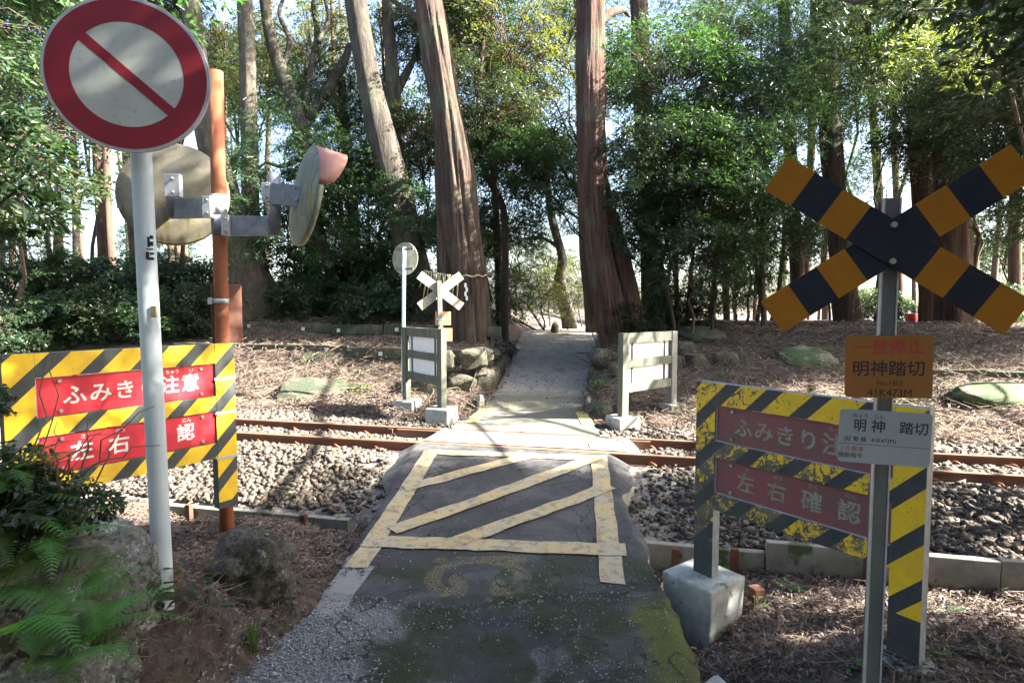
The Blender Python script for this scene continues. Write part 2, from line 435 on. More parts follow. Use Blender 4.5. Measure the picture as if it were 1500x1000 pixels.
# ------------------------------------------------------------------ near ramp of the crossing
nr, nc = 230, 90
vv = np.linspace(0.2, 1.0, nr)
rows = []
ys0 = np.linspace(1.2, 7.9, nr)
V = []
for y in ys0:
    a, b = xl(max(y, 3.2)) , xr(max(y, 3.2))
    # ragged shoulders spill outward near the rails
    sp_l = .30 * sst(6.2, 7.4, y); sp_r = .38 * sst(6.0, 7.2, y)
    a2 = a - .05 - sp_l + .06 * (vn(y, 0, 3) - .5) + .03 * (vn(y, 1, 11) - .5); b2 = b + .06 + sp_r + .10 * (vn(y, 3, 2.5) - .5) + .04 * (vn(y, 5, 12) - .5)
    for c in np.linspace(0, 1, nc):
        x = a2 + (b2 - a2) * c
        V.append((x, y))
V = np.array(V)
vx, vy = V[:, 0], V[:, 1]
u_, v_ = uv(vx, vy)
# clip against the rail: slide rows beyond it back
over = v_ > VN - .045
vy2 = np.where(over, vy - (v_ - (VN - .045)) / UX, vy); 
def surf_near(x, y):
    y = np.asarray(y, float); x = np.asarray(x, float)
    s1 = y - (4.18 + .10 * np.sin(x * 3) + .25 * fbm(x, 0 * x, 2.2, 75)); s2 = y - (3.82 + .10 * np.sin(x * 2 + 2) + .3 * fbm(x, 0 * x, 2.0, 79))
    return zpath(y, x) + .03 * fbm(x, y, 1.2, 31) + .010 * (vn(x, y, 9, 2) - .5) + .006 * (vn(x, y, 23, 6) - .5) + .022 * sst(0, .035, s1) - .022 - .014 * (1 - sst(0, .03, s2)) * (x < .25)
zz = surf_near(vx, vy2)
el = xl(np.maximum(vy2, 3.2)); er = xr(np.maximum(vy2, 3.2))
drop = np.where(vx < el, (el - vx) * .55, 0) + np.where(vx > er, (vx - er) * .55, 0)
rel = np.minimum(np.abs(vx - el), np.abs(vx - er))
zz = zz - drop
zz = np.where(v_ > 7.15, np.minimum(zz, .0), zz)
V3 = np.stack([vx, vy2, zz], 1)
Fa = grid_faces(nr, nc)
# skirt
top = V3.reshape(nr, nc, 3)
sk = []
def skirt(line, dx, dz):
    low = line.copy(); low[:, 0] += dx; low[:, 2] -= dz
    return low
sl_ = skirt(top[:, 0], -.02, .55); sr_ = skirt(top[:, -1], .02, .65)
n0 = len(V3)
Vall = V3
f1 = [(r * nc, n0 + r, n0 + r + 1, (r + 1) * nc) for r in range(nr - 1)]
f2 = [(r * nc + nc - 1, (r + 1) * nc + nc - 1, n0 + nr + r + 1, n0 + nr + r) for r in range(nr - 1)]
Vsk = np.concatenate([top[:, 0], sl_, top[:, -1], sr_])
Vsk[nr:2 * nr, 0] += .05 * (vn(ys0, 3, 5) - .5); Vsk[3 * nr:, 0] += .05 * (vn(ys0, 8, 5) - .5)
Fsk = np.array([(r, nr + r, nr + r + 1, r + 1) for r in range(nr - 1)] + [(2 * nr + r, 2 * nr + r + 1, 3 * nr + r + 1, 3 * nr + r) for r in range(nr - 1)])

ma, nta, bs = new_mat('old_asphalt'); g = NG(nta); co = g.coord(); xyz = g.xyz(co)
base = g.ramp(g.noise(co, 160, 3, .7), [(.3, (.022, .022, .024)), (.55, (.052, .052, .056)), (.75, (.12, .118, .12))])
yy = g.math('ADD', xyz[1], g.math('MULTIPLY', g.math('SUBTRACT', g.noise(co, 1.6, 4, .6), .5), 1.2))
frontm = g.math('SUBTRACT', 1.0, g.step(yy, 4.5, 5.1))
far_d = g.mix(g.step(g.noise(co, 1.5, 5, .6), .42, .7), base, g.ramp(g.noise(co, 120, 3, .7), [(.35, (.07, .068, .07)), (.7, (.16, .155, .155))]))
moss = g.ramp(g.noise(co, 60, 4, .7), [(.35, (.014, .022, .009)), (.6, (.034, .048, .015)), (.75, (.06, .085, .022))])
mossm = g.math('MULTIPLY', frontm, g.step(g.noise(co, 2.2, 5, .65), .40, .58))
c = g.mix(mossm, far_d, moss)
# bright moss along the right edge
bm_ = g.math('MULTIPLY', g.math('MULTIPLY', g.step(g.math('ADD', xyz[0], g.math('MULTIPLY', g.math('SUBTRACT', g.noise(co, 7, 4, .6), .5), .35)), .80, .88), g.step(g.noise(co, 5, 4, .7), .33, .46)), g.math('SUBTRACT', 1.0, g.step(yy, 4.05, 4.3)))
c = g.mix(bm_, c, g.ramp(g.noise(co, 90, 3, .7), [(.3, (.045, .055, .01)), (.7, (.17, .18, .028))]))
# spilled pale gravel, lower left and in the centre
lx = g.math('ADD', xyz[0], g.math('MULTIPLY', g.math('SUBTRACT', g.noise(co, 2.4, 4, .6), .5), 1.6))
gl = g.math('MULTIPLY', g.math('SUBTRACT', 1.0, g.step(lx, -1.15, -.75)), g.math('SUBTRACT', 1.0, g.step(xyz[1], 4.05, 4.3)))
cen = g.math('MULTIPLY', g.step(g.noise(g.mapping(co, scale=(1.2, .9, 1), loc=(3.1, .4, 0)), 1.7, 4, .6), .55, .63), g.math('MULTIPLY', g.math('SUBTRACT', 1.0, g.step(xyz[1], 4.15, 4.3)), g.math('SUBTRACT', 1.0, g.step(g.math('ABSOLUTE', g.math('ADD', xyz[0], .35)), .3, .9))))
grav = g.ramp(g.voro(co, 110, out='Color'), [(.1, (.07, .07, .07)), (.5, (.18, .18, .185)), (.9, (.33, .33, .335))])
c = g.mix(g.math('MAXIMUM', gl, g.math('MULTIPLY', cen, .75)), c, grav)
# concrete edging on the left
edg = g.math('MULTIPLY', g.step(g.math('SUBTRACT', g.math('MULTIPLY', xyz[1], .115), g.math('ADD', xyz[0], 1.70)), -.02, .0), g.math('MULTIPLY', g.step(xyz[1], 3.95, 4.02), g.math('SUBTRACT', 1.0, g.step(yy, 4.75, 4.85))))
c = g.mix(edg, c, (.30, .30, .29))
# white specks of grit
sp_ = g.math('SUBTRACT', 1.0, g.step(g.voro(co, 42), .10, .16))
spm = g.math('MULTIPLY', sp_, g.step(g.noise(co, 3.1, 4, .7), .44, .56))
c = g.mix(g.math('MULTIPLY', spm, g.math('ADD', .08, g.math('MULTIPLY', frontm, .4))), c, (.42, .41, .40))
# worn yellow painted ring with two foot marks
RC = Pz(700, 845, -.30)
rx_ = g.math('DIVIDE', g.math('SUBTRACT', xyz[0], RC.x), .40); ry_ = g.math('DIVIDE', g.math('SUBTRACT', xyz[1], RC.y), .33)
rr = g.math('SQRT', g.math('ADD', g.math('MULTIPLY', rx_, rx_), g.math('MULTIPLY', ry_, ry_)))
ring = g.math('SUBTRACT', 1.0, g.step(g.math('ABSOLUTE', g.math('SUBTRACT', rr, .90)), .13, .20))
ring = g.math('MULTIPLY', ring, g.step(g.math('ADD', ry_, g.math('MULTIPLY', g.math('ABSOLUTE', rx_), .5)), -.65, -.5))
def blob(cx, cy, a, b):
    p = g.math('DIVIDE', g.math('SUBTRACT', rx_, cx), a); q = g.math('DIVIDE', g.math('SUBTRACT', ry_, cy), b)
    return g.math('SUBTRACT', 1.0, g.step(g.math('ADD', g.math('MULTIPLY', p, p), g.math('MULTIPLY', q, q)), .8, 1.1))
bar = g.math('MULTIPLY', g.math('SUBTRACT', 1.0, g.step(g.math('ABSOLUTE', g.math('SUBTRACT', ry_, .95)), .12, .16)), g.math('SUBTRACT', 1.0, g.step(g.math('ABSOLUTE', rx_), .95, 1.0)))
mk = g.math('MAXIMUM', g.math('MAXIMUM', ring, bar), g.math('MAXIMUM', blob(-.32, -.5, .16, .42), g.math('MAXIMUM', blob(.42, -.45, .18, .40), g.math('MULTIPLY', blob(-.45, -.1, .14, .3), .8))))
wear = g.step(g.noise(co, 85, 3, .85), .52, .56)
wear = g.math('MULTIPLY', wear, g.step(g.noise(co, 5, 3, .6), .30, .50))
c = g.mix(g.math('MULTIPLY', g.math('MULTIPLY', mk, wear), .8), c, (.38, .29, .12))
cw = g.n('ShaderNodeVectorMath', operation='ADD'); nz = g.n('ShaderNodeTexNoise'); nz.inputs['Scale'].default_value = 2.5; nz.inputs['Detail'].default_value = 5; g.lk(co, nz.inputs['Vector']); g.lk(co, cw.inputs[0]); g.lk(nz.outputs['Color'], cw.inputs[1])
crk = g.math('SUBTRACT', 1.0, g.step(g.voro(cw.outputs[0], 1.25, 'DISTANCE_TO_EDGE'), .004, .016))
crk = g.math('MULTIPLY', crk, g.step(g.noise(co, 1.8, 3, .6), .42, .55))
c = g.mix(g.math('MULTIPLY', crk, .85), c, (.012, .014, .008))
c = g.mix(g.math('MULTIPLY', g.step(g.noise(co, 6, 6, .75), .52, .66), .35), c, (.11, .105, .10))
g.lk(c, bs.inputs['Base Color']); bs.inputs['Roughness'].default_value = .85
hh = g.math('ADD', g.noise(co, 190, 3, .8), g.math('SUBTRACT', g.math('MULTIPLY', g.noise(co, 14, 5, .7), .8), crk))
g.lk(g.bump(hh, .9, .014), bs.inputs['Normal'])
ramp_o = npmesh('crossing_pavement', Vall, Fa, ma, smooth=True)
tag(ramp_o, kind='structure')
npmesh('edge_face', Vsk, Fsk, M['concrete_old'], ramp_o)

# middle of the crossing between the rails and the apron beyond the far rail
def strip_mesh(name, v0, v1, ulo, uhi, zf, mat, nu=60, nv=14, edge=.25):
    us = np.linspace(ulo, uhi, nu); vs = np.linspace(v0, v1, nv)
    U, W = np.meshgrid(us, vs, indexing='ij')
    x, y = xy(U, W)
    e = np.minimum(U - ulo, uhi - U)
    z = zf(x, y) - .16 * (1 - sst(0, edge, e)) ** 1.3 + .012 * fbm(x, y, 3, 41)
    return npmesh(name, np.stack([x.ravel(), y.ravel(), z.ravel()], 1), grid_faces(nu, nv), mat, smooth=True)
mb, ntb, bs = new_mat('pale_crossing_asphalt'); g = NG(ntb); co = g.coord()
c = g.ramp(g.noise(co, 120, 3, .7), [(.3, (.20, .195, .185)), (.7, (.38, .37, .35))])
c = g.mix(g.step(g.noise(co, 2.5, 4, .6), .45, .65), c, (.26, .25, .23))
g.lk(c, bs.inputs['Base Color']); bs.inputs['Roughness'].default_value = .9
g.lk(g.bump(g.noise(co, 150, 3, .8), .6, .008), bs.inputs['Normal'])
M['pale_asphalt'] = mb
ul, ur = uv(*pv(Pz(606, 655, 0)))[0], uv(*pv(Pz(893, 668, 0)))[0]
tag(strip_mesh('crossing_deck', VN + .13, VF - .045, ul - .25, ur + .42, lambda x, y: 0 * x - .004, mb), kind='structure')
# ------------------------------------------------------------------ far path
fy = np.concatenate([np.linspace(7.9, 24, 160), np.linspace(24.3, 45, 30)])
nc2 = 30
V = []
for y in fy:
    c0, hw = float(fpc(y)), float(fpw(y)) / 2
    for t in np.linspace(-1, 1, nc2):
        x = c0 + t * (hw + .06 * (vn(y, t > 0, 2.0) - .5)); V.append((x, y, 0))
V = np.array(V); u_, v_ = uv(V[:, 0], V[:, 1])
lo = VF + .045
k = v_ < lo
V[:, 1] = np.where(k, V[:, 1] + (lo - v_) / UX, V[:, 1])
V[:, 2] = fpz(V[:, 1]) + .012 * fbm(V[:, 0], V[:, 1], 2.0, 51)
V[:, 2] = np.where(uv(V[:, 0], V[:, 1])[1] < VF + .1, np.minimum(V[:, 2], 0), V[:, 2])
mp, ntp, bs = new_mat('path_gravel'); g = NG(ntp); co = g.coord(); xyz = g.xyz(co)
c = g.ramp(g.noise(co, 60, 4, .75), [(.3, (.13, .12, .105)), (.7, (.32, .295, .26))])
c = g.mix(g.step(g.noise(g.mapping(co, scale=(1, .5, 1)), 3, 6, .7), .5, .66), c, (.15, .105, .075))
nearp = g.math('SUBTRACT', 1.0, g.step(g.math('ADD', xyz[1], g.math('MULTIPLY', g.noise(co, 3, 3, .6), .8)), 12.0, 12.9))
c = g.mix(nearp, c, g.ramp(g.noise(co, 70, 4, .75), [(.3, (.06, .06, .05)), (.7, (.15, .15, .12))]))
rx_ = g.math('DIVIDE', g.math('SUBTRACT', xyz[0], .25), .42); ry_ = g.math('DIVIDE', g.math('SUBTRACT', xyz[1], 11.0), .35)
rr = g.math('SQRT', g.math('ADD', g.math('MULTIPLY', rx_, rx_), g.math('MULTIPLY', ry_, ry_)))
ring = g.math('SUBTRACT', 1.0, g.step(g.math('ABSOLUTE', g.math('SUBTRACT', rr, .85)), .16, .22))
c = g.mix(g.math('MULTIPLY', g.math('MULTIPLY', ring, g.step(g.noise(co, 30, 3, .7), .4, .6)), .4), c, (.36, .30, .10))
g.lk(c, bs.inputs['Base Color']); bs.inputs['Roughness'].default_value = .95
g.lk(g.bump(g.noise(co, 70, 4, .8), .7, .015), bs.inputs['Normal'])
fp = npmesh('path', V, grid_faces(len(fy), nc2), mp, smooth=True)
tag(fp, kind='structure')

# ------------------------------------------------------------------ marking tape on the ramp
def tape_mat():
    m, nt, b = new_mat('marking_tape'); g = NG(nt); co = g.coord()
    f = g.noise(co, 4, 5, .65)
    c = g.mix(g.step(f, .35, .65), (.50, .37, .17), (.40, .345, .25))
    ch = g.n('ShaderNodeTexChecker'); g.lk(co, ch.inputs[0]); ch.inputs['Scale'].default_value = 75
    c = g.mix(g.math('MULTIPLY', ch.outputs['Fac'], .22), c, (.25, .19, .10))
    c = g.mix(g.math('MULTIPLY', g.step(g.noise(co, 11, 6, .78), .50, .60), .75), c, (.17, .145, .11))
    c = g.mix(g.step(g.noise(co, 34, 4, .8), .62, .66), c, (.06, .058, .055))
    g.lk(c, b.inputs['Base Color']); b.inputs['Roughness'].default_value = .75
    g.lk(g.bump(ch.outputs['Fac'], .3, .002), b.inputs['Normal'])
    return m
M['tape'] = tape_mat()
M['yellow_paint'] = mat_simple('yellow_road_paint', (.45, .36, .10), (.34, .28, .10), 12, .8, .2)
def tape(p0, p1, wid, off, mat='tape', sf=surf_near, parent=None, ends=None):
    a = Vector(p0[:2]) if not hasattr(p0, 'x') else Vector((p0.x, p0.y)); b = Vector((p1.x, p1.y))
    d = b - a; L = d.length; d /= L; nrm = Vector((-d.y, d.x))
    n = max(4, int(L / .08)); me_v = []; nw = 4
    for i in range(n + 1):
        for j in range(nw + 1):
            q = a + d * (L * i / n) + nrm * (wid * (j / nw - .5) + .004 * sin(i * .9) )
            me_v.append((q.x, q.y))
    A = np.array(me_v); z = sf(A[:, 0], A[:, 1]) + off
    # keep the tape off the rail
    lim = VN - .06
    v_ = uv(A[:, 0], A[:, 1])[1]
    A[:, 1] = np.where((v_ > lim) & (v_ < VN + .1), A[:, 1] - (v_ - lim) / UX, A[:, 1])
    o = npmesh('marking_strip', np.stack([A[:, 0], A[:, 1], z], 1), grid_faces(n + 1, nw + 1), M[mat], parent)
    return o
def zp_px(px, py):
    z = -.2
    for _ in range(6):
        p = Pz(px, py, z); z = float(surf_near(p.x, p.y))
    return Pz(px, py, z)
TP = ramp_o
tape(zp_px(521, 832), zp_px(632, 660), .195, .008, parent=TP)
tape(zp_px(898, 855), zp_px(877, 668), .195, .008, parent=TP)
tape(zp_px(533, 793), zp_px(917, 806), .20, .014, parent=TP)
tape(zp_px(626, 662), zp_px(886, 671), .16, .012, parent=TP)
tape(zp_px(592, 717), zp_px(785, 667), .19, .016, parent=TP)
tape(zp_px(574, 779), zp_px(876, 671), .19, .020, parent=TP)
tape(zp_px(655, 800), zp_px(893, 713), .19, .018, parent=TP)
far_s = lambda x, y: fpz(y) + .012 * fbm(x, y, 2.0, 51)
tape(Pz(690, 618, 0), Pz(711, 598, -.04), .2, .012, 'yellow_paint', far_s, fp)
tape(Pz(862, 622, 0), Pz(850, 603, -.04), .2, .012, 'yellow_paint', far_s, fp)
deck_s = lambda x, y: 0 * x - .004
tape(Pz(876, 656, 0), Pz(872, 645, 0), .2, .012, 'tape', deck_s, fp)

# ------------------------------------------------------------------ railway track
ml, _, _ = (M['rail_side'], 0, 0)
track = empty('railway_track', (*xy(0, (VN + VF) / 2), -.15), TRK_ANG, label='single rusty railway track on pale ballast crossing the picture', cat='railway track', kind=None)
# profile across the rail (local y), z down from the head; local frame: x along the track
HZ = .15
def rail_obj(name, v, x0, x1, prof, parent, ztop=0.0, mats=None):
    off = v - (VN + VF) / 2
    mbb = MB(); n = len(prof)
    for x in (x0, x1):
        for (py, pz) in prof: mbb.v.append((x, off + py, .15 + ztop + pz))
    for j in range(n):
        k = (j + 1) % n
        mbb.f.append((j, k, n + k, n + j)); mbb.sm.append(False)
        a, b = prof[j], prof[k]
        mbb.m.append(1 if (a[1] > -.008 and b[1] > -.008) else 0)
    mbb.f += [tuple(range(n))[::-1], tuple(range(n, 2 * n))]; mbb.m += [0, 0]; mbb.sm += [False, False]
    return mbb.build(name, mats or [M['rail_side'], M['rail_top']], parent)
RP = [(-.030, -.006), (-.026, 0), (.026, 0), (.030, -.006), (.032, -.034), (.008, -.045), (.008, -.118), (.058, -.132), (.060, -.145),
      (-.060, -.145), (-.058, -.132), (-.008, -.118), (-.008, -.045), (-.032, -.034)]
for v in (VN, VF): rail_obj('rail', v, -60, 40, RP, track)
GP = [(-.02, 0), (.02, 0), (.024, -.01), (.024, -.05), (.006, -.06), (.006, -.13), (.03, -.14), (-.02, -.14), (-.02, -.06), (-.024, -.01)]
ua = uv(*pv(Pz(540, 640, 0)))[0]; ub = uv(*pv(Pz(948, 655, 0)))[0]; uc = uv(*pv(Pz(575, 630, 0)))[0]
GO = [M['rail_side'], M['rail_side']]
rail_obj('guard_rail', VN + .095, ua, ub, GP, track, -.012, GO)
rail_obj('guard_rail', VF - .095, uc, ub + .05, GP, track, -.012, GO)
for v in (VN + .048, VF - .048):
    for uu in np.arange(ua, ub, .45):
        m_ = MB().box(uu - .04, uu + .04, v - (VN + VF) / 2 - .014, v - (VN + VF) / 2 + .014, .02, .125)
        m_.build('spacer_block', M['rust_dark'], track)
# sleepers (mostly buried) and spring clips
slm = MB().box(-.11, .11, -.82, .82, -.12, .012).build('sleeper', M['concrete_old'], track, .01)
clip_mb = MB()
cl = [(-.05, .035, 0), (-.05, .075, .015), (-.015, .09, .045), (.02, .075, .055), (.03, .045, .035), (.045, .03, .02)]
clip_mb.tube([Vector(q) for q in cl], .011, 6)
clip0 = clip_mb.build('rail_clip', M['rust'], track)
first = True
for i, u0 in enumerate(np.arange(-16, 9, .62)):
    if ul - .25 < u0 < ur + .35: continue
    if first: s_ = slm; first = False
    else: s_ = slm.copy(); COL.objects.link(s_)
    s_.location = (u0, 0, 0)
    if -7.5 < u0 < 6:
        for v in (VN, VF):
            for sg in (1, -1):
                q = clip0.copy(); COL.objects.link(q)
                q.location = (u0, v - (VN + VF) / 2, .018); q.rotation_euler = (0, 0, 0 if sg > 0 else pi)
clip0.location = (6.4, VN - (VN + VF) / 2, .018)

# ------------------------------------------------------------------ ballast stones and grit (uncountable)
def stones(name, xs, ys, zs, size, mat, flat=.75, kind='stuff', label=None, cat=None):
    n = len(xs)
    base = np.array([(x, y, z) for z in (-1, 1) for y in (-1, 1) for x in (-1, 1)], float) * .5
    fc = np.array([(0, 2, 3, 1), (4, 5, 7, 6), (0, 1, 5, 4), (2, 6, 7, 3), (0, 4, 6, 2), (1, 3, 7, 5)])
    P = base[None] * rng.uniform(.6, 1.25, (n, 1, 3)) + rng.normal(0, .21, (n, 8, 3))
    P[..., 2] *= flat
    P *= np.asarray(size).reshape(-1, 1, 1)
    a = rng.random(n) * 2 * pi; tl = rng.normal(0, .5, n)
    c, s = np.cos(tl), np.sin(tl)
    x, z = P[..., 0] * c[:, None] - P[..., 2] * s[:, None], P[..., 0] * s[:, None] + P[..., 2] * c[:, None]
    y = P[..., 1]
    c, s = np.cos(a)[:, None], np.sin(a)[:, None]
    P = np.stack([x * c - y * s + xs[:, None], x * s + y * c + ys[:, None], z + zs[:, None]], -1)
    Fc = (fc[None] + (np.arange(n) * 8)[:, None, None]).reshape(-1, 4)
    o = npmesh(name, P.reshape(-1, 3), Fc, mat)
    tag(o, kind=kind, label=label, cat=cat)
    return o
def stone_mat(name, cols, rough=.9, bscale=60):
    m, nt, b = new_mat(name); g = NG(nt)
    geo = g.n('ShaderNodeNewGeometry')
    c = g.ramp(geo.outputs['Random Per Island'], [(i / (len(cols) - 1), q) for i, q in enumerate(cols)])
    f = g.noise(g.coord(), bscale, 4, .7)
    c = g.mix(g.math('MULTIPLY', g.step(f, .35, .7), .3), c, (.15, .125, .10))
    g.lk(c, b.inputs['Base Color']); b.inputs['Roughness'].default_value = rough
    g.lk(g.bump(f, .4, .004), b.inputs['Normal'])
    return m
M['ballast'] = stone_mat('ballast_stone', [(.032, .024, .018), (.080, .060, .045), (.052, .045, .040), (.12, .094, .070), (.068, .050, .037), (.024, .021, .019)])
M['grit'] = stone_mat('pale_grit', [(.20, .20, .20), (.32, .32, .32), (.24, .22, .20), (.42, .42, .41), (.14, .135, .13)])
n = 52000
u0 = rng.uniform(-8.5, 6.8, n); v0 = rng.uniform(5.88, 10.0, n)
x0, y0 = xy(u0, v0)
keep = ~((x0 > xl(y0) - .02 - .3 * sst(6.2, 7.4, y0)) & (x0 < xr(y0) + .02 + .5 * sst(6, 7.2, y0)) & (v0 < VN))
keep &= ~((u0 > ul - .2) & (u0 < ur + .35) & (v0 >= VN - .08) & (v0 < VF))
keep &= ~((np.abs(x0 - fpc(y0)) < fpw(y0) / 2 + .02) & (v0 > VF - .05))
keep &= ~((np.abs(v0 - VN) < .065) | (np.abs(v0 - VF) < .065))
keep &= rng.random(n) < (1 - .93 * sst(9.2, 9.9, v0 + .5 * fbm(u0, v0, 1.2, 61)))
# thinner, finer where the ballast meets the ramp on both sides
thin = np.minimum(np.abs(x0 - xl(y0)), np.abs(x0 - xr(y0)))
keep &= rng.random(n) < (.25 + .75 * sst(.2, 1.1, thin))
x0, y0, v0 = x0[keep], y0[keep], v0[keep]
sz = (.022 + .055 * rng.random(len(x0)) ** 1.5) * (.75 + .25 * sst(.3, 1.2, thin[keep]))
z0 = ground_z(x0, y0) + rng.uniform(0, .022, len(x0))
z0 = np.where((v0 > VN - .7) & (v0 < VF + .7), np.minimum(z0, -.135 + rng.uniform(-.01, .012, len(x0))), z0)
stones('ballast', x0, y0, z0, sz, M['ballast'], label='loose angular grey brown ballast stones along the railway track', cat='ballast')
# fine grit on and beside the asphalt
n = 26000
x0 = rng.uniform(-2.0, 1.15, n); y0 = 2.4 + rng.random(n) ** 1.2 * 3.2
dens = .10 + .35 * sst(4.6, 3.6, y0) 
dens = .025 + .22 * (1 - sst(3.6, 4.8, y0)) * sst(-.05, .12, fbm(x0, y0, 1.6, 71)) + .9 * (1 - sst(-1.35, -.75, x0 + .8 * fbm(x0, y0, 1.5, 73))) * (1 - sst(4.0, 4.3, y0))
line = np.abs(y0 - (4.18 + .10 * np.sin(x0 * 3) + .25 * fbm(x0, 0 * x0, 2.2, 75)))
line2 = np.abs(y0 - (3.82 + .10 * np.sin(x0 * 2 + 2) + .3 * fbm(x0, 0 * x0, 2.0, 79)))
dens = dens + .75 * (1 - sst(.02, .06, line)) + .6 * (1 - sst(.02, .05, line2)) * (x0 < .2)
keep = (rng.random(n) < dens) & ((x0 > xl(np.maximum(y0, 3.2)) - .02) | (y0 < 3.75) & (x0 > -1.75))
x0, y0 = x0[keep], y0[keep]
inside = (x0 > xl(np.maximum(y0, 3.2))) & (x0 < xr(np.maximum(y0, 3.2)))
z0 = np.where(inside, surf_near(x0, y0), ground_z(x0, y0)) + .003
stones('grit', x0, y0, z0, rng.uniform(.004, .010, len(x0)) * (1 + .5 * (x0 < -.8)), M['grit'], label='pale fine grit scattered over the old asphalt', cat='grit')

# ------------------------------------------------------------------ dead leaves and twigs
def leaf_scatter(name, x0, y0, z0, ln, wd, mat, label, cat, up=.45):
    n = len(x0)
    a = rng.random(n) * 2 * pi
    d = np.stack([np.cos(a), np.sin(a), rng.normal(0, up, n)], 1); d /= np.linalg.norm(d, axis=1)[:, None]
    r = rng.normal(0, 1, (n, 3)) * .35 + np.array([0, 0, 1.0])
    s = np.cross(d, r); s /= np.linalg.norm(s, axis=1)[:, None]
    nn = np.cross(s, d)
    c = np.stack([x0, y0, z0], 1); ln = np.asarray(ln)[:, None]; wd = np.asarray(wd)[:, None]
    fold = rng.uniform(.05, .35, (n, 1)) * wd
    P = np.stack([c, c + d * ln * .5 + s * wd * .5 + nn * fold, c + d * ln, c + d * ln * .5 - s * wd * .5 + nn * fold], 1).reshape(-1, 3)
    i = np.arange(n)[:, None] * 4
    Fc = np.concatenate([i + [0, 1, 2], i + [0, 2, 3]]).reshape(-1, 3)
    # keep the two halves of one leaf together as an island
    o = npmesh(name, P, Fc, mat)
    tag(o, label=label, cat=cat, kind='stuff'); return o
n = 110000
x0 = rng.uniform(-5.5, 6.0, n); y0 = rng.uniform(2.4, 7.4, n)
u_, v_ = uv(x0, y0)
keep = (v_ < VW - .03) & ~((x0 > xl(np.maximum(y0, 3.2)) - .02) & (x0 < xr(np.maximum(y0, 3.2)) + .02))
keep &= ~((x0 > -1.55) & (x0 < -.6) & (y0 < 3.3) & (rng.random(n) < .9))
x0, y0 = x0[keep], y0[keep]
leaf_scatter('leaf_litter', x0, y0, ground_z(x0, y0) + rng.uniform(0, .035, len(x0)), rng.uniform(.018, .060, len(x0)) * np.where(rng.random(len(x0)) < .12, 1.6, 1), rng.uniform(.007, .024, len(x0)) * np.where(rng.random(len(x0)) < .2, 1.9, 1), M['leaf_litter'],
             'brown and pinkish dead leaves carpeting the ground beside the ramp', 'dead leaves')
n = 90000
u0 = rng.uniform(-11, 10, n); v0 = 9.75 + rng.random(n) ** 1.25 * 8
x0, y0 = xy(u0, v0)
keep = (np.abs(x0 - fpc(y0)) > fpw(y0) / 2 - .12)
x0, y0 = x0[keep], y0[keep]
leaf_scatter('bank_leaf_litter', x0, y0, ground_z(x0, y0) + rng.uniform(0, .05, len(x0)), rng.uniform(.04, .12, len(x0)), rng.uniform(.008, .035, len(x0)), M['leaf_litter'],
             'reddish brown leaf litter and cedar needles covering the far bank', 'dead leaves')
n = 2600
u0 = rng.uniform(-8, 6.5, n); v0 = 5.85 + rng.random(n) ** 1.3 * 4; x0, y0 = xy(u0, v0)
keep = ~((u0 > ul - .5) & (u0 < ur + .6)) & ~((np.abs(v0 - VN) < .08) | (np.abs(v0 - VF) < .08))
x0, y0, v0 = x0[keep], y0[keep], v0[keep]
leaf_scatter('ballast_leaf_litter', x0, y0, np.minimum(ground_z(x0, y0), -.11) + .035, rng.uniform(.03, .08, len(x0)), rng.uniform(.01, .03, len(x0)), M['leaf_litter'], 'a few dead leaves blown over the ballast', 'dead leaves', .2)
n = 1500
y0 = rng.uniform(10.5, 21, n); x0 = fpc(y0) + rng.uniform(-.5, .5, n) * fpw(y0)
ed_ = np.abs((x0 - fpc(y0)) / fpw(y0)) * 2
keep = rng.random(n) < .25 + .75 * ed_ ** 3
x0, y0 = x0[keep], y0[keep]
leaf_scatter('path_leaf_litter', x0, y0, fpz(y0) + .012, rng.uniform(.04, .10, len(x0)), rng.uniform(.01, .03, len(x0)), M['leaf_litter'], 'scattered dead leaves lying on the far path', 'dead leaves', .15)
# twigs
def twig_scatter(name, x0, y0, z0, ln, rad, mat, label, cat, up=.25):
    n = len(x0); a = rng.random(n) * 2 * pi
    d = np.stack([np.cos(a), np.sin(a), rng.normal(.05, up, n)], 1); d /= np.linalg.norm(d, axis=1)[:, None]
    s = np.cross(d, [0, 0, 1.0]); s /= np.linalg.norm(s, axis=1)[:, None]; t = np.cross(s, d)
    c = np.stack([x0, y0, z0], 1); ln = np.asarray(ln)[:, None]; bend = rng.normal(0, .12, (n, 1)) * ln * s + np.abs(rng.normal(0, .05, (n, 1))) * ln * t
    rings = []
    for k, (f, q) in enumerate(((0, 1), (.5, .8), (1, .4))):
        o = c + d * ln * (f - .5) + (bend if k == 1 else 0)
        for th in (0, 2.094, 4.189): rings.append(o + (s * cos(th) + t * sin(th)) * rad * q)
    P = np.stack(rings, 1).reshape(-1, 3)
    fl = []
    for k in (0, 3):
        for j in range(3): fl.append((k + j, k + (j + 1) % 3, k + 3 + (j + 1) % 3, k + 3 + j))
    Fc = (np.array(fl)[None] + (np.arange(n) * 9)[:, None, None]).reshape(-1, 4)
    o = npmesh(name, P, Fc, mat); tag(o, label=label, cat=cat, kind='stuff'); return o
n = 7000
x0 = rng.uniform(-5, 5.5, n); y0 = rng.uniform(2.6, 7, n); v_ = uv(x0, y0)[1]
keep = (v_ < VW - .1) & ~((x0 > xl(np.maximum(y0, 3.2)) - .1) & (x0 < xr(np.maximum(y0, 3.2)) + .1)) & ~((x0 > -1.5) & (x0 < -.9) & (y0 < 3.3))
x0, y0 = x0[keep], y0[keep]
twig_scatter('fallen_twigs', x0, y0, ground_z(x0, y0) + .025, rng.uniform(.06, .32, len(x0)), .0035, M['twig'], 'thin dry twigs lying among the dead leaves', 'twigs')
n = 6500
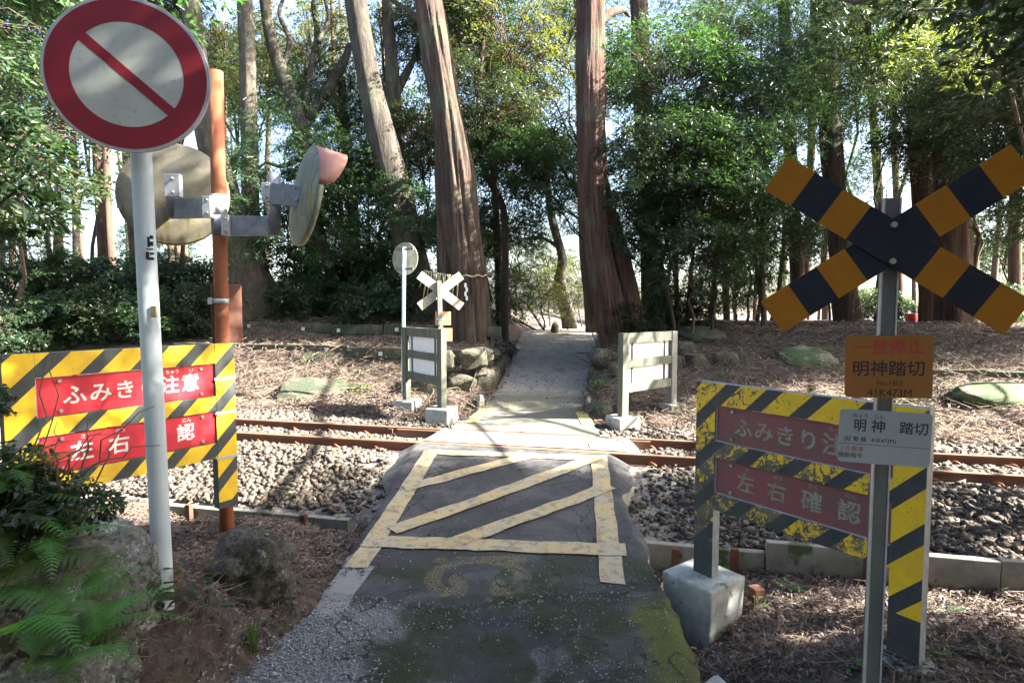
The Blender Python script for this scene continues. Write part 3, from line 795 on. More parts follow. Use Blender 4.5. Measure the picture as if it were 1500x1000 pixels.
u0 = rng.uniform(-11, 10, n); v0 = rng.uniform(9.9, 16, n); x0, y0 = xy(u0, v0)
keep = (np.abs(x0 - fpc(y0)) > fpw(y0) / 2 + .1); x0, y0 = x0[keep], y0[keep]
twig_scatter('bank_twigs', x0, y0, ground_z(x0, y0) + .05, rng.uniform(.15, .7, len(x0)), .006, M['twig'], 'dry fallen branches and straw strewn over the far bank', 'twigs', .35)

# ------------------------------------------------------------------ low concrete wall along the ballast
lw = empty('retaining_wall', (*xy(0, VW), -.6), TRK_ANG, label='low mossy concrete retaining kerb holding back the ballast on both sides of the ramp', cat='low wall')
def wall_piece(u0, u1, ztop, zb=-1.1, th=.09, mat='concrete_old', dv=0):
    return MB().box(u0, u1, -th / 2 + dv, th / 2 + dv, zb + .6, ztop + .6).build('concrete_panel', M[mat], lw, .008)
uL = uv(*pv(Pz(498, 768, -.5)))[0]
for a in np.arange(-14, uL - .3, 1.55): wall_piece(a, min(a + 1.54, uL), -.51 + rnd.uniform(-.01, .01), dv=rnd.uniform(-.008, .008))
ur0 = uv(*pv(Pz(985, 812, -.55)))[0]; ur1 = uv(*pv(Pz(1126, 800, -.36)))[0]
wall_piece(ur0 - .25, ur1 - .01, -.47)
for a in np.arange(ur1, 12, 1.9): wall_piece(a, a + 1.89, -.345 + rnd.uniform(-.006, .006), dv=-.03 + rnd.uniform(-.008, .008))
for px, zt in ((425, -.46), (215, -.46), (1255, -.42), (1075, -.42), (990, -.47)):
    p = Pz(px, 812 if px > 700 else 770, -.5); uu, v_ = uv(p.x, p.y)
    MB().box(uu - .035, uu + .035, -.14, -.06 - .02, -.6, zt + .6).build('stake', M['rust_dark'], lw, .004)
for i, (px, py) in enumerate(((966, 822), (1078, 822))):
    p = Pz(px, py, -.5)
    q = MB().box(-.05, .05, -.05, .05, -.5, .10).build('concrete_stub', M['rust_dark'], None, .006)
    q.location = (p.x, p.y - .45, -.62); q.rotation_euler = (0, 0, .3)
    tag(q, 'short rusty brown stub %s' % ('nearest the right edge of the ramp' if i == 0 else 'standing between the ramp stub and the striped barrier post'), 'stub', 'rusty stubs')

# ------------------------------------------------------------------ striped barrier material
def stripe_mat(name, zoff, wear):
    m, nt, b = new_mat(name); g = NG(nt); co = g.coord(); q = g.xyz(co)
    s = g.math('SUBTRACT', q[0], g.math('SUBTRACT', q[2], zoff))
    fr = g.math('FRACT', g.math('DIVIDE', g.math('ADD', s, 10 * .331 + .0115), .331))
    # yellow is the upper 62 percent of each period
    yl = g.math('MULTIPLY', g.math('GREATER_THAN', fr, .38), 1.0)
    n1 = g.noise(co, 9, 6, .7); n2 = g.noise(co, 42, 4, .75)
    yel = g.mix(g.step(n1, .35, .7), (.86, .56, .015), (.72, .44, .03))
    yel = g.mix(g.math('MULTIPLY', g.step(n2, .60, .68), .35), yel, (.30, .22, .05))
    if wear:
        # flaked patches, more towards the left post and the lower rails
        wz = g.math('ADD', g.math('MULTIPLY', g.step(q[2], 1.15, .60), .10), g.math('MULTIPLY', g.step(q[0], 1.5, .2), .07))
        wz = g.math('MULTIPLY', wz, g.math('SUBTRACT', 1.0, g.step(q[0], 1.36, 1.42)))
        nn = g.math('ADD', g.math('MULTIPLY', g.noise(co, 13, 7, .72, 1.0), .7), g.math('MULTIPLY', g.noise(co, 70, 3, .7), .3))
        k = g.step(g.math('ADD', nn, wz), .60, .625)
        yel = g.mix(k, yel, g.mix(g.step(n1, .4, .6), (.07, .072, .06), (.13, .125, .10)))
    else:
        k = g.step(g.noise(co, 16, 6, .7), .66, .72)
        yel = g.mix(g.math('MULTIPLY', k, .5), yel, (.30, .25, .12))
    blk = g.mix(g.step(n1, .3, .7), (.03, .036, .045), (.055, .065, .062))
    blk = g.mix(g.math('MULTIPLY', g.step(n2, .58, .70), .5), blk, (.11, .12, .10))
    c = g.mix(yl, blk, yel)
    dk = g.math('LESS_THAN', g.math('SUBTRACT', q[2], zoff), .02 if wear else -.11)
    c = g.mix(dk, c, blk)
    g.lk(c, b.inputs['Base Color']); b.inputs['Roughness'].default_value = .55
    g.lk(g.bump(n2, .15, .003), b.inputs['Normal'])
    return m
def red_mat(name, c1, c2, c3, k):
    m, nt, b = new_mat(name); g = NG(nt); co = g.coord()
    c = g.mix(g.step(g.noise(co, 3, 5, .6), .35, .65), c1, c2)
    c = g.mix(g.math('MULTIPLY', g.step(g.noise(g.mapping(co, scale=(2, 2, .8)), 14, 6, .75), .50, .66), k), c, c3)
    g.lk(c, b.inputs['Base Color']); b.inputs['Roughness'].default_value = .5; return m
M['red_panel'] = red_mat('red_panel', (.62, .022, .04), (.54, .022, .038), (.36, .06, .06), .35)
M['red_faded'] = red_mat('red_panel_faded', (.24, .075, .078), (.17, .085, .075), (.34, .06, .10), .55)
M['white_faded'] = red_mat('faded_white_letter', (.22, .245, .18), (.29, .315, .25), (.13, .085, .07), .8)

def text_part(body, size, mat, parent, x, z, y=-.001, bold=.0, name='lettering', depth=.0008, sx=1, rz=0, align='CENTER'):
    c = bpy.data.curves.new('t', 'FONT'); c.body = body; c.size = size
    c.align_x = align; c.align_y = 'CENTER'; c.resolution_u = 3
    o = bpy.data.objects.new('t', c); COL.objects.link(o)
    dg = bpy.context.evaluated_depsgraph_get()
    me = bpy.data.meshes.new_from_object(o.evaluated_get(dg))
    bpy.data.objects.remove(o); bpy.data.curves.remove(c)
    if bold:
        b_ = bold * size; bm = bmesh.new(); bm.from_mesh(me)
        base = bm.verts[:] + bm.edges[:] + bm.faces[:]
        for q, a in enumerate(range(0, 360, 45)):
            g_ = bmesh.ops.duplicate(bm, geom=base)['geom']
            bmesh.ops.translate(bm, vec=(cos(R_(a)) * b_, sin(R_(a)) * b_, .00004 * (q + 1)), verts=[v for v in g_ if isinstance(v, bmesh.types.BMVert)])
        bm.to_mesh(me); bm.free()
    me.transform(Matrix(((sx * (.88 if parent is None and name == 'x' else 1), 0, 0, x), (0, 0, -1, y), (0, 1, 0, z), (0, 0, 0, 1))))
    me.name = name; me.materials.clear()
    return link(name, me, mat, parent)
def join_text(parts, name, parent, mat):
    bm = bmesh.new()
    for p in parts: bm.from_mesh(p.data)
    me = bpy.data.meshes.new(name); bm.to_mesh(me); bm.free()
    for p in parts: bpy.data.objects.remove(p)
    return link(name, me, mat, parent)

def barrier(loc, rz, zoff, zl_post, zr_post, mats, label):
    """frame of two posts and three rails with two red boards; local x along it, front is -y; zoff lifts it"""
    b = empty('striped_barrier', loc, rz, label=label, cat='barrier', group='striped crossing barriers')
    W = 1.59; pw = .175; dp = .085
    st, red, let, side = mats
    def member(name, x0, x1, z0, z1, t=dp):
        # steel box section (sides bare) with the painted face
        m = MB().box(x0, x1, -t / 2, t / 2, z0, z1)
        o = m.build(name, [M[side], M[st]], b, .003)
        for p in o.data.polygons:
            if p.normal.y < -.5: p.material_index = 1
        return o
    member('post', 0, pw, zl_post, 1.27 + zoff); member('post', W - pw, W, zr_post, 1.27 + zoff)
    for z0, z1 in ((1.10, 1.2695), (.69, .82), (.28, .415)): member('rail_board', pw + .0005, W - pw - .0005, z0 + zoff, z1 + zoff, dp - .004)
    for k, (z0, z1) in enumerate(((.825, 1.095), (.42, .685))):
        zc = (z0 + z1) / 2 + zoff
        pn = MB().box(pw + .006, W - pw - .006, -.022, -.016, z0 + zoff, z1 + zoff).build('red_board', M[red], b)
        MB().box(pw + .002, pw + .008, -.028, .018, z0 + zoff, z1 + zoff).build('edge_strip', M['galv_light'], b)
        y = -.0225
        tx = []
        if k == 0:
            for i, ch in enumerate('ふみきり注意'):
                tx.append(text_part(ch, .150, None, None, .405 + .162 * i, zc - .012, y, .017))
            for s_, x_ in (('ちゅう', 1.075), ('い', 1.225)): tx.append(text_part(s_, .036, None, None, x_, zc + .098, y, .01))
        else:
            for ch, fu, x_ in (('左', 'さ', .435), ('右', 'ゆう', .675), ('確', 'かく', .925), ('認', 'にん', 1.165)):
                tx.append(text_part(ch, .150, None, None, x_, zc - .014, y, .017)); tx.append(text_part(fu, .036, None, None, x_ + .01, zc + .096, y, .01))
        join_text(tx, 'lettering', pn, M[let])
        for x_ in (.315, 1.30):
            for z_ in (zc - .105, zc + .105):
                bo = MB().tube([(x_, -.0215, z_), (x_, -.036, z_)], .013, 8).build('bolt', M['bolt'], pn)
        for x_ in (.42, 1.16): MB().box(x_ - .012, x_ + .012, .004, .014, z0 - .01 + zoff, z1 + .01 + zoff).build('back_bar', M['galv'], b)
    return b
M['stripe_r'] = stripe_mat('hazard_stripes_worn', 0.0, True)
M['stripe_l'] = stripe_mat('hazard_stripes', .27, False)
rb_l = Vector((1.50, 4.60, 0)); ang = math.atan2(-1.30, .91)
# right hand barrier; local x starts at its far left post
br = barrier((rb_l.x, rb_l.y, 0), ang, 0, -.33, -.36, ('stripe_r', 'red_faded', 'white_faded', 'galv'),
             'worn striped barrier with faded red boards standing in a concrete block on the right')
angl = math.atan2(.828, .5625)
L0 = Vector((-3.272, 3.94, 0)) - Vector((.5625, .828, 0)) * .175
bl = barrier((L0.x, L0.y, 0), angl, .27, -.4, .10, ('stripe_l', 'red_panel', 'white_letter', 'post_green'),
             'bright striped barrier with clean red boards fixed to the rusty pole on the left')
for z_ in (1.235, .94, .545):
    MB().box(1.59 - .185, 1.59 + .006, -.048, -.044, z_ - .012, z_ + .012).build('steel_band', M['galv_light'], bl)
# concrete foot of the right barrier: far left foot is a tall tapered block, near right one a low round one
def footing(name, cx, cy, zt, zb, wt, wb, rz, mat, label, cat, lean=(0, 0)):
    m = MB(); vs = []
    for z, w_, (lx_, ly_) in ((zb - zt, wb, lean), (0, wt, (0, 0))):
        for a, b2 in ((-1, -1), (1, -1), (1, 1), (-1, 1)): vs.append((a * w_ / 2 + lx_, b2 * w_ / 2 + ly_, z))
    m.add(vs, [(3, 2, 1, 0), (4, 5, 6, 7), (0, 1, 5, 4), (1, 2, 6, 5), (2, 3, 7, 6), (3, 0, 4, 7)])
    o = m.build(name, M[mat], None, .018); o.location = (cx, cy, zt); o.rotation_euler = (0, 0, rz)
    return tag(o, label, cat)
fb = rb_l + Vector((.572, -.817, 0)) * .09
footing('concrete_footing', fb.x - .02, fb.y, -.27, -.98, .46, .40, ang + .02, 'cap_white', 'grey cast concrete block carrying the left post of the worn barrier beside the ramp', 'concrete block')
rf = rb_l + Vector((.572, -.817, 0)) * 1.5
m = MB(); 
m.tube([(0, 0, -.5), (0, 0, -.02), (0, 0, 0)], [.19, .17, .15], 18, jitter=lambda i, j, p: 1 + .06 * sin(j * 2.1 + i))
o = m.build('round_footing', M['cap_white'], None, .01); o.location = (rf.x, rf.y, -.255)
tag(o, 'broken round concrete footing under the near right post of the worn barrier', 'concrete footing')

# ------------------------------------------------------------------ no-vehicles sign, front left
SD = 3.16
p0 = Pd(242, 908, SD); p1 = Pd(206, 215, SD)
sg = empty('round_sign_post', (p0.x, p0.y, p0.z - .0), label='tall white pole carrying a round red ringed prohibition sign with a diagonal red slash', cat='road sign')
o_ = Vector((p0.x, p0.y, p0.z))
mpo = MB(); q1 = p1 - o_; dirv = q1.normalized()
mpo.tube([-dirv * .35, dirv * .02, q1 * .5, q1, q1 + dirv * .5], .050, 24)
pole = mpo.build('pole', M['white_pole'], sg)
def ringmesh(r0, r1, y0, y1, n=72):
    m = MB(); vs = []; fs = []
    for k in range(n):
        a = 2 * pi * k / n
        for r, y in ((r0, y0), (r1, y0), (r1, y1), (r0, y1)): vs.append((cos(a) * r, y, sin(a) * r))
    for k in range(n):
        a = k * 4; b = ((k + 1) % n) * 4
        for j in range(4): fs.append((a + j, b + j, b + (j + 1) % 4, a + (j + 1) % 4))
    m.add(vs, fs); return m
def disc(r, y, n=72, thick=None):
    m = MB()
    if thick is None: thick = .001
    vs = [(cos(2 * pi * k / n) * r, y, sin(2 * pi * k / n) * r) for k in range(n)] + [(cos(2 * pi * k / n) * r, y + thick, sin(2 * pi * k / n) * r) for k in range(n)]
    fs = [tuple(range(n)), tuple(range(n, 2 * n))[::-1]] + [(k, (k + 1) % n, n + (k + 1) % n, n + k) for k in range(n)]
    m.add(vs, fs); return m
dc = Pd(187, 110, SD - .12) - o_
rad = 108 * (SD - .12) / F
plate = disc(rad, .0, thick=.018).build('sign_plate', M['galv_light'], sg, .003)
plate.location = dc; plate.rotation_euler = (R_(1.5), R_(-1.0), R_(14))
ringmesh(.67 * rad, .955 * rad, -.0022, -.0005).build('red_ring', M['red_ring'], plate)
mw, nw_, bw = new_mat('sign_white_dirty'); g = NG(nw_); co = g.coord()
cc = g.mix(g.step(g.noise(co, 5, 5, .6), .3, .7), (.50, .53, .49), (.42, .45, .40))
cc = g.mix(g.math('MULTIPLY', g.step(g.noise(co, 26, 6, .75), .54, .68), .55), cc, (.25, .235, .15))
g.lk(cc, bw.inputs['Base Color']); bw.inputs['Roughness'].default_value = .6
disc(.672 * rad, -.0012).build('white_face', mw, plate)
Mx = Matrix.Rotation(R_(-46) + 0, 4, 'Y')
# slash from upper left to lower right
sl_mb = MB().box(-.68 * rad, .68 * rad, -.0032, -.0016, -.085 * rad * .75, .085 * rad * .75, 0, Matrix.Rotation(R_(42), 4, 'Y'))
sl_mb.build('red_slash', M['red_ring'], plate)
# sticker with black marks and rust blotches on the pole
def at_pole(px, py): return Pd(px, py, SD - .047) - o_
for (px0, py0, px1, py1) in ((216, 347, 219, 362), (220, 345, 224, 350), (220, 354, 224, 360), (215, 364, 224, 366), (214, 369, 218, 380), (220, 370, 225, 373), (219, 377, 225, 381)):
    a = at_pole(px0, py0); b = at_pole(px1, py1)
    MB().box(a.x, b.x, a.y - .004, a.y + .006, b.z, a.z).build('sticker_mark', M['char'], sg)
a = at_pole(221, 448); b = at_pole(229, 465)
MB().box(a.x, b.x, a.y - .003, a.y + .01, b.z, a.z).build('rust_patch', M['straw'], sg)

# ------------------------------------------------------------------ rusty pole with two mirrors
MD = 5.32
pb = Pd(333, 806, MD); pt = Pd(316, 105, MD)
rp = empty('mirror_pole', (pb.x, pb.y, pb.z), label='tall rust orange pole with two round convex traffic mirrors seen from behind', cat='mirror pole')
ob = Vector(pb); tvec = pt - pb
mp_ = MB(); mp_.tube([tvec * -.06, tvec * .3, tvec * .7, tvec], .062, 20); mp_.build('pole', M['rust'], rp)
def onp(px, py, dd=0): return Pd(px, py, MD + dd) - ob
def mirror(center, rad_, normal, back_c, hood):
    """a dished steel back with a rim; opening (mirror face) looks along normal"""
    mt = MB(); n = 48; rings = [(0, -.055), (.35, -.052), (.7, -.040), (.9, -.022), (.97, -.012), (1.0, -.004), (1.03, -.004), (1.03, .05), (.98, .05)]
    vs = [(0, -.055, 0)]; fs = []
    for r, y in rings[1:]:
        for k in range(n): a = 2 * pi * k / n; vs.append((cos(a) * r * rad_, y, sin(a) * r * rad_))
    for k in range(n): fs.append((0, 1 + k, 1 + (k + 1) % n))
    for i in range(len(rings) - 2):
        for k in range(n): a = 1 + i * n; fs.append((a + k, a + n + k, a + n + (k + 1) % n, a + (k + 1) % n))
    mt.add(vs, fs, 0, True)
    o = mt.build('mirror', [back_c], rp)
    o.location = center
    # local +y is the face direction
    o.rotation_euler = Vector(normal).to_track_quat('Y', 'Z').to_euler()
    gl = disc(rad_ * .97, .02, 40).build('mirror_glass', M['mirror_glass'], o)
    if hood:
        h = MB(); vs = []; fs = []; n2 = 26
        for k in range(n2 + 1):
            a = R_(5 + 170 * k / n2); ext = .22 * max(0, sin(pi * k / n2)) ** .6 + .02
            for r, y in ((1.045, .0), (1.045, .05 + ext)): vs.append((cos(a) * r * rad_, y, sin(a) * r * rad_))
        for k in range(n2): fs.append((2 * k, 2 * k + 1, 2 * k + 3, 2 * k + 2))
        h.add(vs, fs, 0, True); ho = h.build('hood', hood, o)
        sd_ = ho.modifiers.new('solid', 'SOLIDIFY'); sd_.thickness = .006
    return o
mgm, mgn, mgb = new_mat('mirror_glass'); mgb.inputs['Metallic'].default_value = 1; mgb.inputs['Roughness'].default_value = .05; mgb.inputs['Base Color'].default_value = (.7, .7, .7, 1)
M['mirror_glass'] = mgm
def back_mat(name, c1, c2, c3, c4, st):
    m, nt, b = new_mat(name); g = NG(nt); co = g.coord(); q = g.xyz(co)
    c = g.mix(g.step(g.noise(g.mapping(co, scale=st), 5, 6, .65), .35, .65), c1, c2)
    c = g.mix(g.step(g.noise(co, 3.5, 5, .7), .54, .66), c, c3)
    c = g.mix(g.math('MULTIPLY', g.step(g.noise(g.mapping(co, scale=(3, 3, .6)), 3, 5, .6), .50, .62), g.step(q[2], .05, -.15)), c, c4)
    g.lk(c, b.inputs['Base Color']); b.inputs['Roughness'].default_value = .65; b.inputs['Metallic'].default_value = .15; return m
M['mirror_back_tan'] = back_mat('mirror_back_tan', (.23, .21, .155), (.15, .135, .085), (.26, .165, .11), (.13, .11, .025), (1, 1, 1))
M['mirror_back_green'] = back_mat('mirror_back_green', (.24, .27, .23), (.13, .155, .13), (.28, .30, .25), (.26, .24, .07), (6, 6, .7))
M['hood_pink'] = mat_simple('hood_faded_orange', (.36, .17, .13), (.28, .14, .11), 6, .6, .05)
cL = onp(254, 284, .28); mirror(cL, 72 * (MD + .28) / F, (-.25, .97, -.12), M['mirror_back_tan'], None)
cR = onp(445, 287, -.05); mirror(cR, 70 * (MD - .05) / F, (.82, .55, -.16), M['mirror_back_green'], M['hood_pink'])
# brackets
def bar(a, b, w_, t_, name, mat='galv'):
    a, b = Vector(a), Vector(b); d = (b - a); L = d.length
    o = MB().box(0, L, -t_ / 2, t_ / 2, -w_ / 2, w_ / 2).build(name, M[mat], rp, .004)
    o.location = a; o.rotation_euler = d.to_track_quat('X', 'Z').to_euler(); return o
s_ = MD / F
bar(onp(313, 304, -.03), onp(249, 306, .08), 29 * s_, .045, 'bracket_arm')
bar(onp(318, 331, -.03), onp(408, 331, -.05), 28 * s_, .045, 'bracket_arm')
bar(onp(249, 306, .10), onp(253, 306, .26), .12, .04, 'bracket_link')
mk_ = MB(); mk_.tube([onp(258, 345 - 20, .1), onp(258, 258, .1)], .05, 14); 
o = MB().tube([onp(252, 317, .07), onp(252, 257, .07)], .045, 14).build('bracket_tube', M['galv'], rp)
o = MB().tube([onp(402, 345, -.05), onp(402, 255, -.05)], .052, 16).build('bracket_tube', M['galv'], rp)
bar(onp(398, 284, -.10), onp(446, 288, -.13), 30 * s_, .03, 'bracket_link')
for (px, py, w_, h_) in ((303, 303, 12, 30), (330, 330, 10, 30), (253, 272, 22, 32), (390, 281, 12, 26)):
    a = onp(px, py, -.10)
    pl = MB().box(a.x - w_ * s_ / 2, a.x + w_ * s_ / 2, a.y - .015, a.y + .04, a.z - h_ * s_ / 2, a.z + h_ * s_ / 2).build('clamp_plate', M['galv_light'], rp, .004)
    for k in (-.3, .3): MB().tube([(a.x + .01, a.y - .01, a.z + k * h_ * s_), (a.x + .01, a.y - .04, a.z + k * h_ * s_)], .011, 6).build('bolt', M['bolt'], pl)
for py in (300, 330):
    a = onp(320 if py == 300 else 322, py, 0)
    MB().tube([(a.x, a.y, a.z - 14 * s_), (a.x, a.y, a.z + 14 * s_)], .072, 20).build('clamp_collar', M['galv_light' if py == 300 else 'galv'], rp)
for px, py in ((432, 276), (435, 293)):
    a = onp(px, py, -.15); MB().tube([a, a + Vector((.0, -.03, 0))], .012, 6).build('bolt', M['bolt'], rp)
a = onp(324, 441, 0); MB().tube([(a.x, a.y, a.z - .022), (a.x, a.y, a.z + .022)], .067, 20).build('steel_band', M['galv_light'], rp)
a = onp(312, 441, 0); MB().box(a.x - .02, a.x + .02, a.y - .06, a.y - .02, a.z - .03, a.z + .03).build('clamp_plate', M['galv_light'], rp, .003)
a = onp(337, 416, .09); b = onp(337, 502, .09)
pl = MB().box(-.15, .15, -.012, .012, b.z, a.z).build('small_plate', M['rust_dark'], rp, .02)
pl.location = (a.x - .035, a.y, 0); pl.rotation_euler = (0, 0, R_(58))

# ------------------------------------------------------------------ crossbuck, front right
CD = 2.50
pb = Pd(1275, 1000, CD); pt = Pd(1305, 291, CD)
cbk = empty('crossbuck_sign', (pb.x, pb.y, -.3), label='near crossing post with orange and black crossed boards above an orange and a grey plate', cat='crossing sign')
ob = Vector((pb.x, pb.y, -.3)); tv = (pt - pb); tb = pb - ob
d_ = tv.normalized(); base_ = tb + d_ * ((-.25 - tb.z) / d_.z)
yaw = R_(-14)
# square post: dark front, bare left side flange
mq = MB(); 
def sqpost(m, a, b, w_, t_, rz):
    rx = Vector((cos(rz), sin(rz), 0)); ry = Vector((-sin(rz), cos(rz), 0)); vs = []
    for p in (a, b):
        for sx, sy in ((-1, -1), (1, -1), (1, 1), (-1, 1)): vs.append(p + rx * sx * w_ / 2 + ry * sy * t_ / 2)
    m.add(vs, [(3, 2, 1, 0), (4, 5, 6, 7), (0, 1, 5, 4), (1, 2, 6, 5), (2, 3, 7, 6), (3, 0, 4, 7)]); return m
sqpost(mq, base_, pt - ob, .060, .045, yaw).build('post', M['post_grey'], cbk, .006)
for sgn in (-1, 1):
    m = MB(); off = Vector((cos(yaw), sin(yaw), 0)) * sgn * .0305 + Vector((sin(yaw), -cos(yaw), 0)) * .016
    sqpost(m, base_ + off, pt - ob + off, .006, .022, yaw).build('post_edge', M['galv_light'], cbk)
head = Pd(1306, 356, CD - .055) - ob
cross = empty('crossed_boards', head, yaw)
cross.parent = cbk; cross.rotation_euler = (R_(0), 0, yaw)
def xb_mat(name):
    m, nt, b = new_mat(name); g = NG(nt); co = g.coord(); q = g.xyz(co)
    t = g.math('DIVIDE', g.math('ABSOLUTE', q[0]), .157)
    blk = g.math('LESS_THAN', t, 1.0)
    t2 = g.math('MULTIPLY', g.math('GREATER_THAN', t, 1.83), g.math('LESS_THAN', t, 2.68))
    k = g.math('MAXIMUM', blk, t2)
    n1 = g.noise(co, 7, 5, .6)
    orr = g.mix(g.step(n1, .3, .7), (.42, .165, .008), (.36, .14, .010))
    bk = g.mix(g.step(n1, .3, .7), (.012, .015, .03), (.02, .026, .035))
    g.lk(g.mix(k, orr, bk), b.inputs['Base Color']); b.inputs['Roughness'].default_value = .6; b.inputs['Specular IOR Level'].default_value = .25; return m
M['xb'] = xb_mat('orange_black_board')
for k, (an, y0) in enumerate(((34.2, -.006), (-34.2, .006))):
    o = MB().box(-.552, .552, -.004, .004, -.082, .082).build('cross_board', M['xb'], cross, .0015)
    o.rotation_euler = (0, R_(an), 0); o.location = (0, y0, 0)
for z_ in (.073, -.077):
    MB().tube([(0.0, -.010, z_), (0.0, -.026, z_)], .013, 6, smooth=False).build('bolt', M['bolt'], cross)
# orange plate
def plate_on(px, py, wpx, hpx, mat, roll, name='name_plate'):
    c = Pd(px, py, CD - .06) - ob; s2 = (CD - .06) / F
    w_, h_ = wpx * s2 * .885, hpx * s2
    m = MB(); r = .018; n = 5; pts = []
    for cx_, cz_, a0 in ((w_ / 2 - r, h_ / 2 - r, 0), (-w_ / 2 + r, h_ / 2 - r, 90), (-w_ / 2 + r, -h_ / 2 + r, 180), (w_ / 2 - r, -h_ / 2 + r, 270)):
        for k in range(n): a = R_(a0 + 90 * k / (n - 1)); pts.append((cx_ + cos(a) * r, cz_ + sin(a) * r))
    nn = len(pts); vs = [(x, -.0015, z) for x, z in pts] + [(x, .0015, z) for x, z in pts]
    m.add(vs, [tuple(range(nn))[::-1], tuple(range(nn, 2 * nn))] + [(k, (k + 1) % nn, nn + (k + 1) % nn, nn + k) for k in range(nn)])
    o = m.build(name, M[mat], cbk); o.location = c; o.rotation_euler = (0, R_(roll), yaw); return o, w_, h_
o, w_, h_ = plate_on(1301, 537, 130, 92, 'orange_sign', -1.2)
text_part('一旦停止', h_ * .245, M['char_red'], o, w_ * .00, h_ * .30, -.0018, .014, sx=1.04)
tx = [text_part('明神踏切', h_ * .262, None, None, 0, -h_ * .045, -.0018, .012, sx=1.0), text_part('No.1803', h_ * .105, None, None, w_ * .02, -h_ * .265, -.0018, .006, sx=1.0), text_part('41K473M', h_ * .165, None, None, w_ * .02, -h_ * .425, -.0018, .008, sx=.98)]
join_text(tx, 'lettering', o, M['char'])
o, w_, h_ = plate_on(1295, 641, 138, 80, 'grey_sign', 1.2)
tx = [text_part('明', h_ * .25, None, None, -w_ * .27, h_ * .19, -.0018, .012, sx=.9), text_part('神', h_ * .25, None, None, -w_ * .07, h_ * .19, -.0018, .012), text_part('踏切', h_ * .245, None, None, w_ * .31, h_ * .19, -.0018, .012, sx=.98),
      text_part('みょう', h_ * .09, None, None, -w_ * .27, h_ * .385, -.0018, .008), text_part('じん', h_ * .09, None, None, -w_ * .07, h_ * .385, -.0018, .008),
      text_part('(紀 勢 線   41K473M)', h_ * .105, None, None, -w_ * .155, -h_ * .06, -.0018, .008, sx=.93), text_part('施設指令', h_ * .105, None, None, -w_ * .36, -h_ * .37, -.0018, .008)]
ln_ = MB().box(-w_ * .49, w_ * .49, -.0022, -.0016, -h_ * .150, -h_ * .142).build('rule', None, None)
tx.append(ln_)
join_text(tx, 'lettering', o, M['char'])
text_part('ＪＲ東海', h_ * .105, M['char_red_faded'], o, -w_ * .355, -h_ * .245, -.0018, .008)

# ------------------------------------------------------------------ barriers beyond the track, seen from behind
def far_barrier(a, b, ztop, zl, zr, label, sidemat):
    a, b = Vector(a), Vector(b); rz = math.atan2(b.y - a.y, b.x - a.x); W = (b - a).length + .0
    o = empty('barrier_frame', (a.x, a.y, 0), rz, label=label, cat='barrier', group='barriers beyond the track seen from behind')
    pw, dp = .16, .11
    MB().box(0, pw, -dp / 2, dp / 2, zl, ztop).build('post', M['post_green'], o, .006)
    MB().box(W - pw, W, -dp / 2, dp / 2, zr, ztop).build('post', M[sidemat], o, .006)
    hs = ((-.17, -.0015), (-.58, -.44), (-1.0, -.85))
    for z0, z1 in hs: MB().box(pw + .001, W - pw - .001, -dp / 2 + .012, dp / 2 - .012, ztop + z0, ztop + z1).build('rail_board', M['post_green'], o, .004)
    for z0, z1 in ((-.437, -.173), (-.847, -.583)):
        MB().box(pw + .02, W - pw - .02, .012, .018, ztop + z0, ztop + z1).build('white_board', M['white_panel'], o)
        for x_ in (pw + .16, W - pw - .16): MB().box(x_ - .014, x_ + .014, -.006, .010, ztop + z0 + .001, ztop + z1 - .001).build('back_bar', M['dark_plank'], o)
    return o
far_barrier((-2.11, 11.35), (-1.19, 10.1), 1.47, .02, -.06, 'left frame barrier beyond the track seen from behind, beside the round sign back', 'post_green')
far_barrier((1.80, 9.6), (2.99, 10.62), 1.42, -.03, .06, 'right frame barrier beyond the track seen from behind, greyer and standing alone', 'post_grey')
def block(cx, cy, zt, w_, h_, rz, label, mat='cap_white'):
    o = MB().box(-w_ / 2, w_ / 2, -w_ / 2, w_ / 2, -h_, 0).build('concrete_footing', M[mat], None, .02)
    o.location = (cx, cy, zt); o.rotation_euler = (0, 0, rz); return tag(o, label, 'concrete block', 'footings of the far barriers')
block(-1.24, 10.16, .09, .44, .55, -.35, 'pale concrete block under the right post of the left far barrier')
block(-2.04, 11.24, .05, .42, .5, -.3, 'pale concrete block under the left post of the left far barrier')
block(1.86, 9.66, .03, .42, .5, .45, 'mossy concrete block under the left post of the right far barrier', 'concrete')
block(2.93, 10.56, .10, .36, .5, .5, 'worn grey concrete lump under the right post of the right far barrier', 'concrete_old')

# far round sign and crossbuck, both seen from behind
p = Pd(590, 598, 11.8)
fs = empty('far_round_sign', (p.x, p.y, gz(p.x, p.y)), label='slim white post with the mossy back of a round sign beyond the track', cat='road sign')
ob = Vector(fs.location)
MB().tube([Vector((0, 0, -.3)), Pd(591, 480, 11.8) - ob, Pd(592, 362, 11.8) - ob], .036, 14).build('pole', M['white_pole'], fs)
dk = disc(.335, .0, 48, .012).build('sign_back', M['sign_back_lichen'], fs); dk.location = Pd(593, 379, 12.0) - ob; dk.rotation_euler = (0, 0, R_(-30))
for yy_ in (365, 394):
    q = Pd(593, yy_, 11.75) - ob; MB().box(-.22, .22, -.012, .012, -.022, .022).build('sign_bracket', M['post_grey'], fs)
    COL.objects[-1] if False else None
for o_2, yy_ in zip([c for c in fs.children if c.name.startswith('sign_bracket')], (365, 394)):
    o_2.location = Pd(593, yy_, 11.78) - ob; o_2.rotation_euler = (0, 0, R_(-30))
p = Pd(650, 600, 11.0)
fc_ = empty('far_crossbuck', (p.x, p.y, gz(p.x, p.y)), label='lichen stained back of a grade crossing cross with orange plates beyond the track', cat='crossing sign')
ob = Vector(fc_.location)
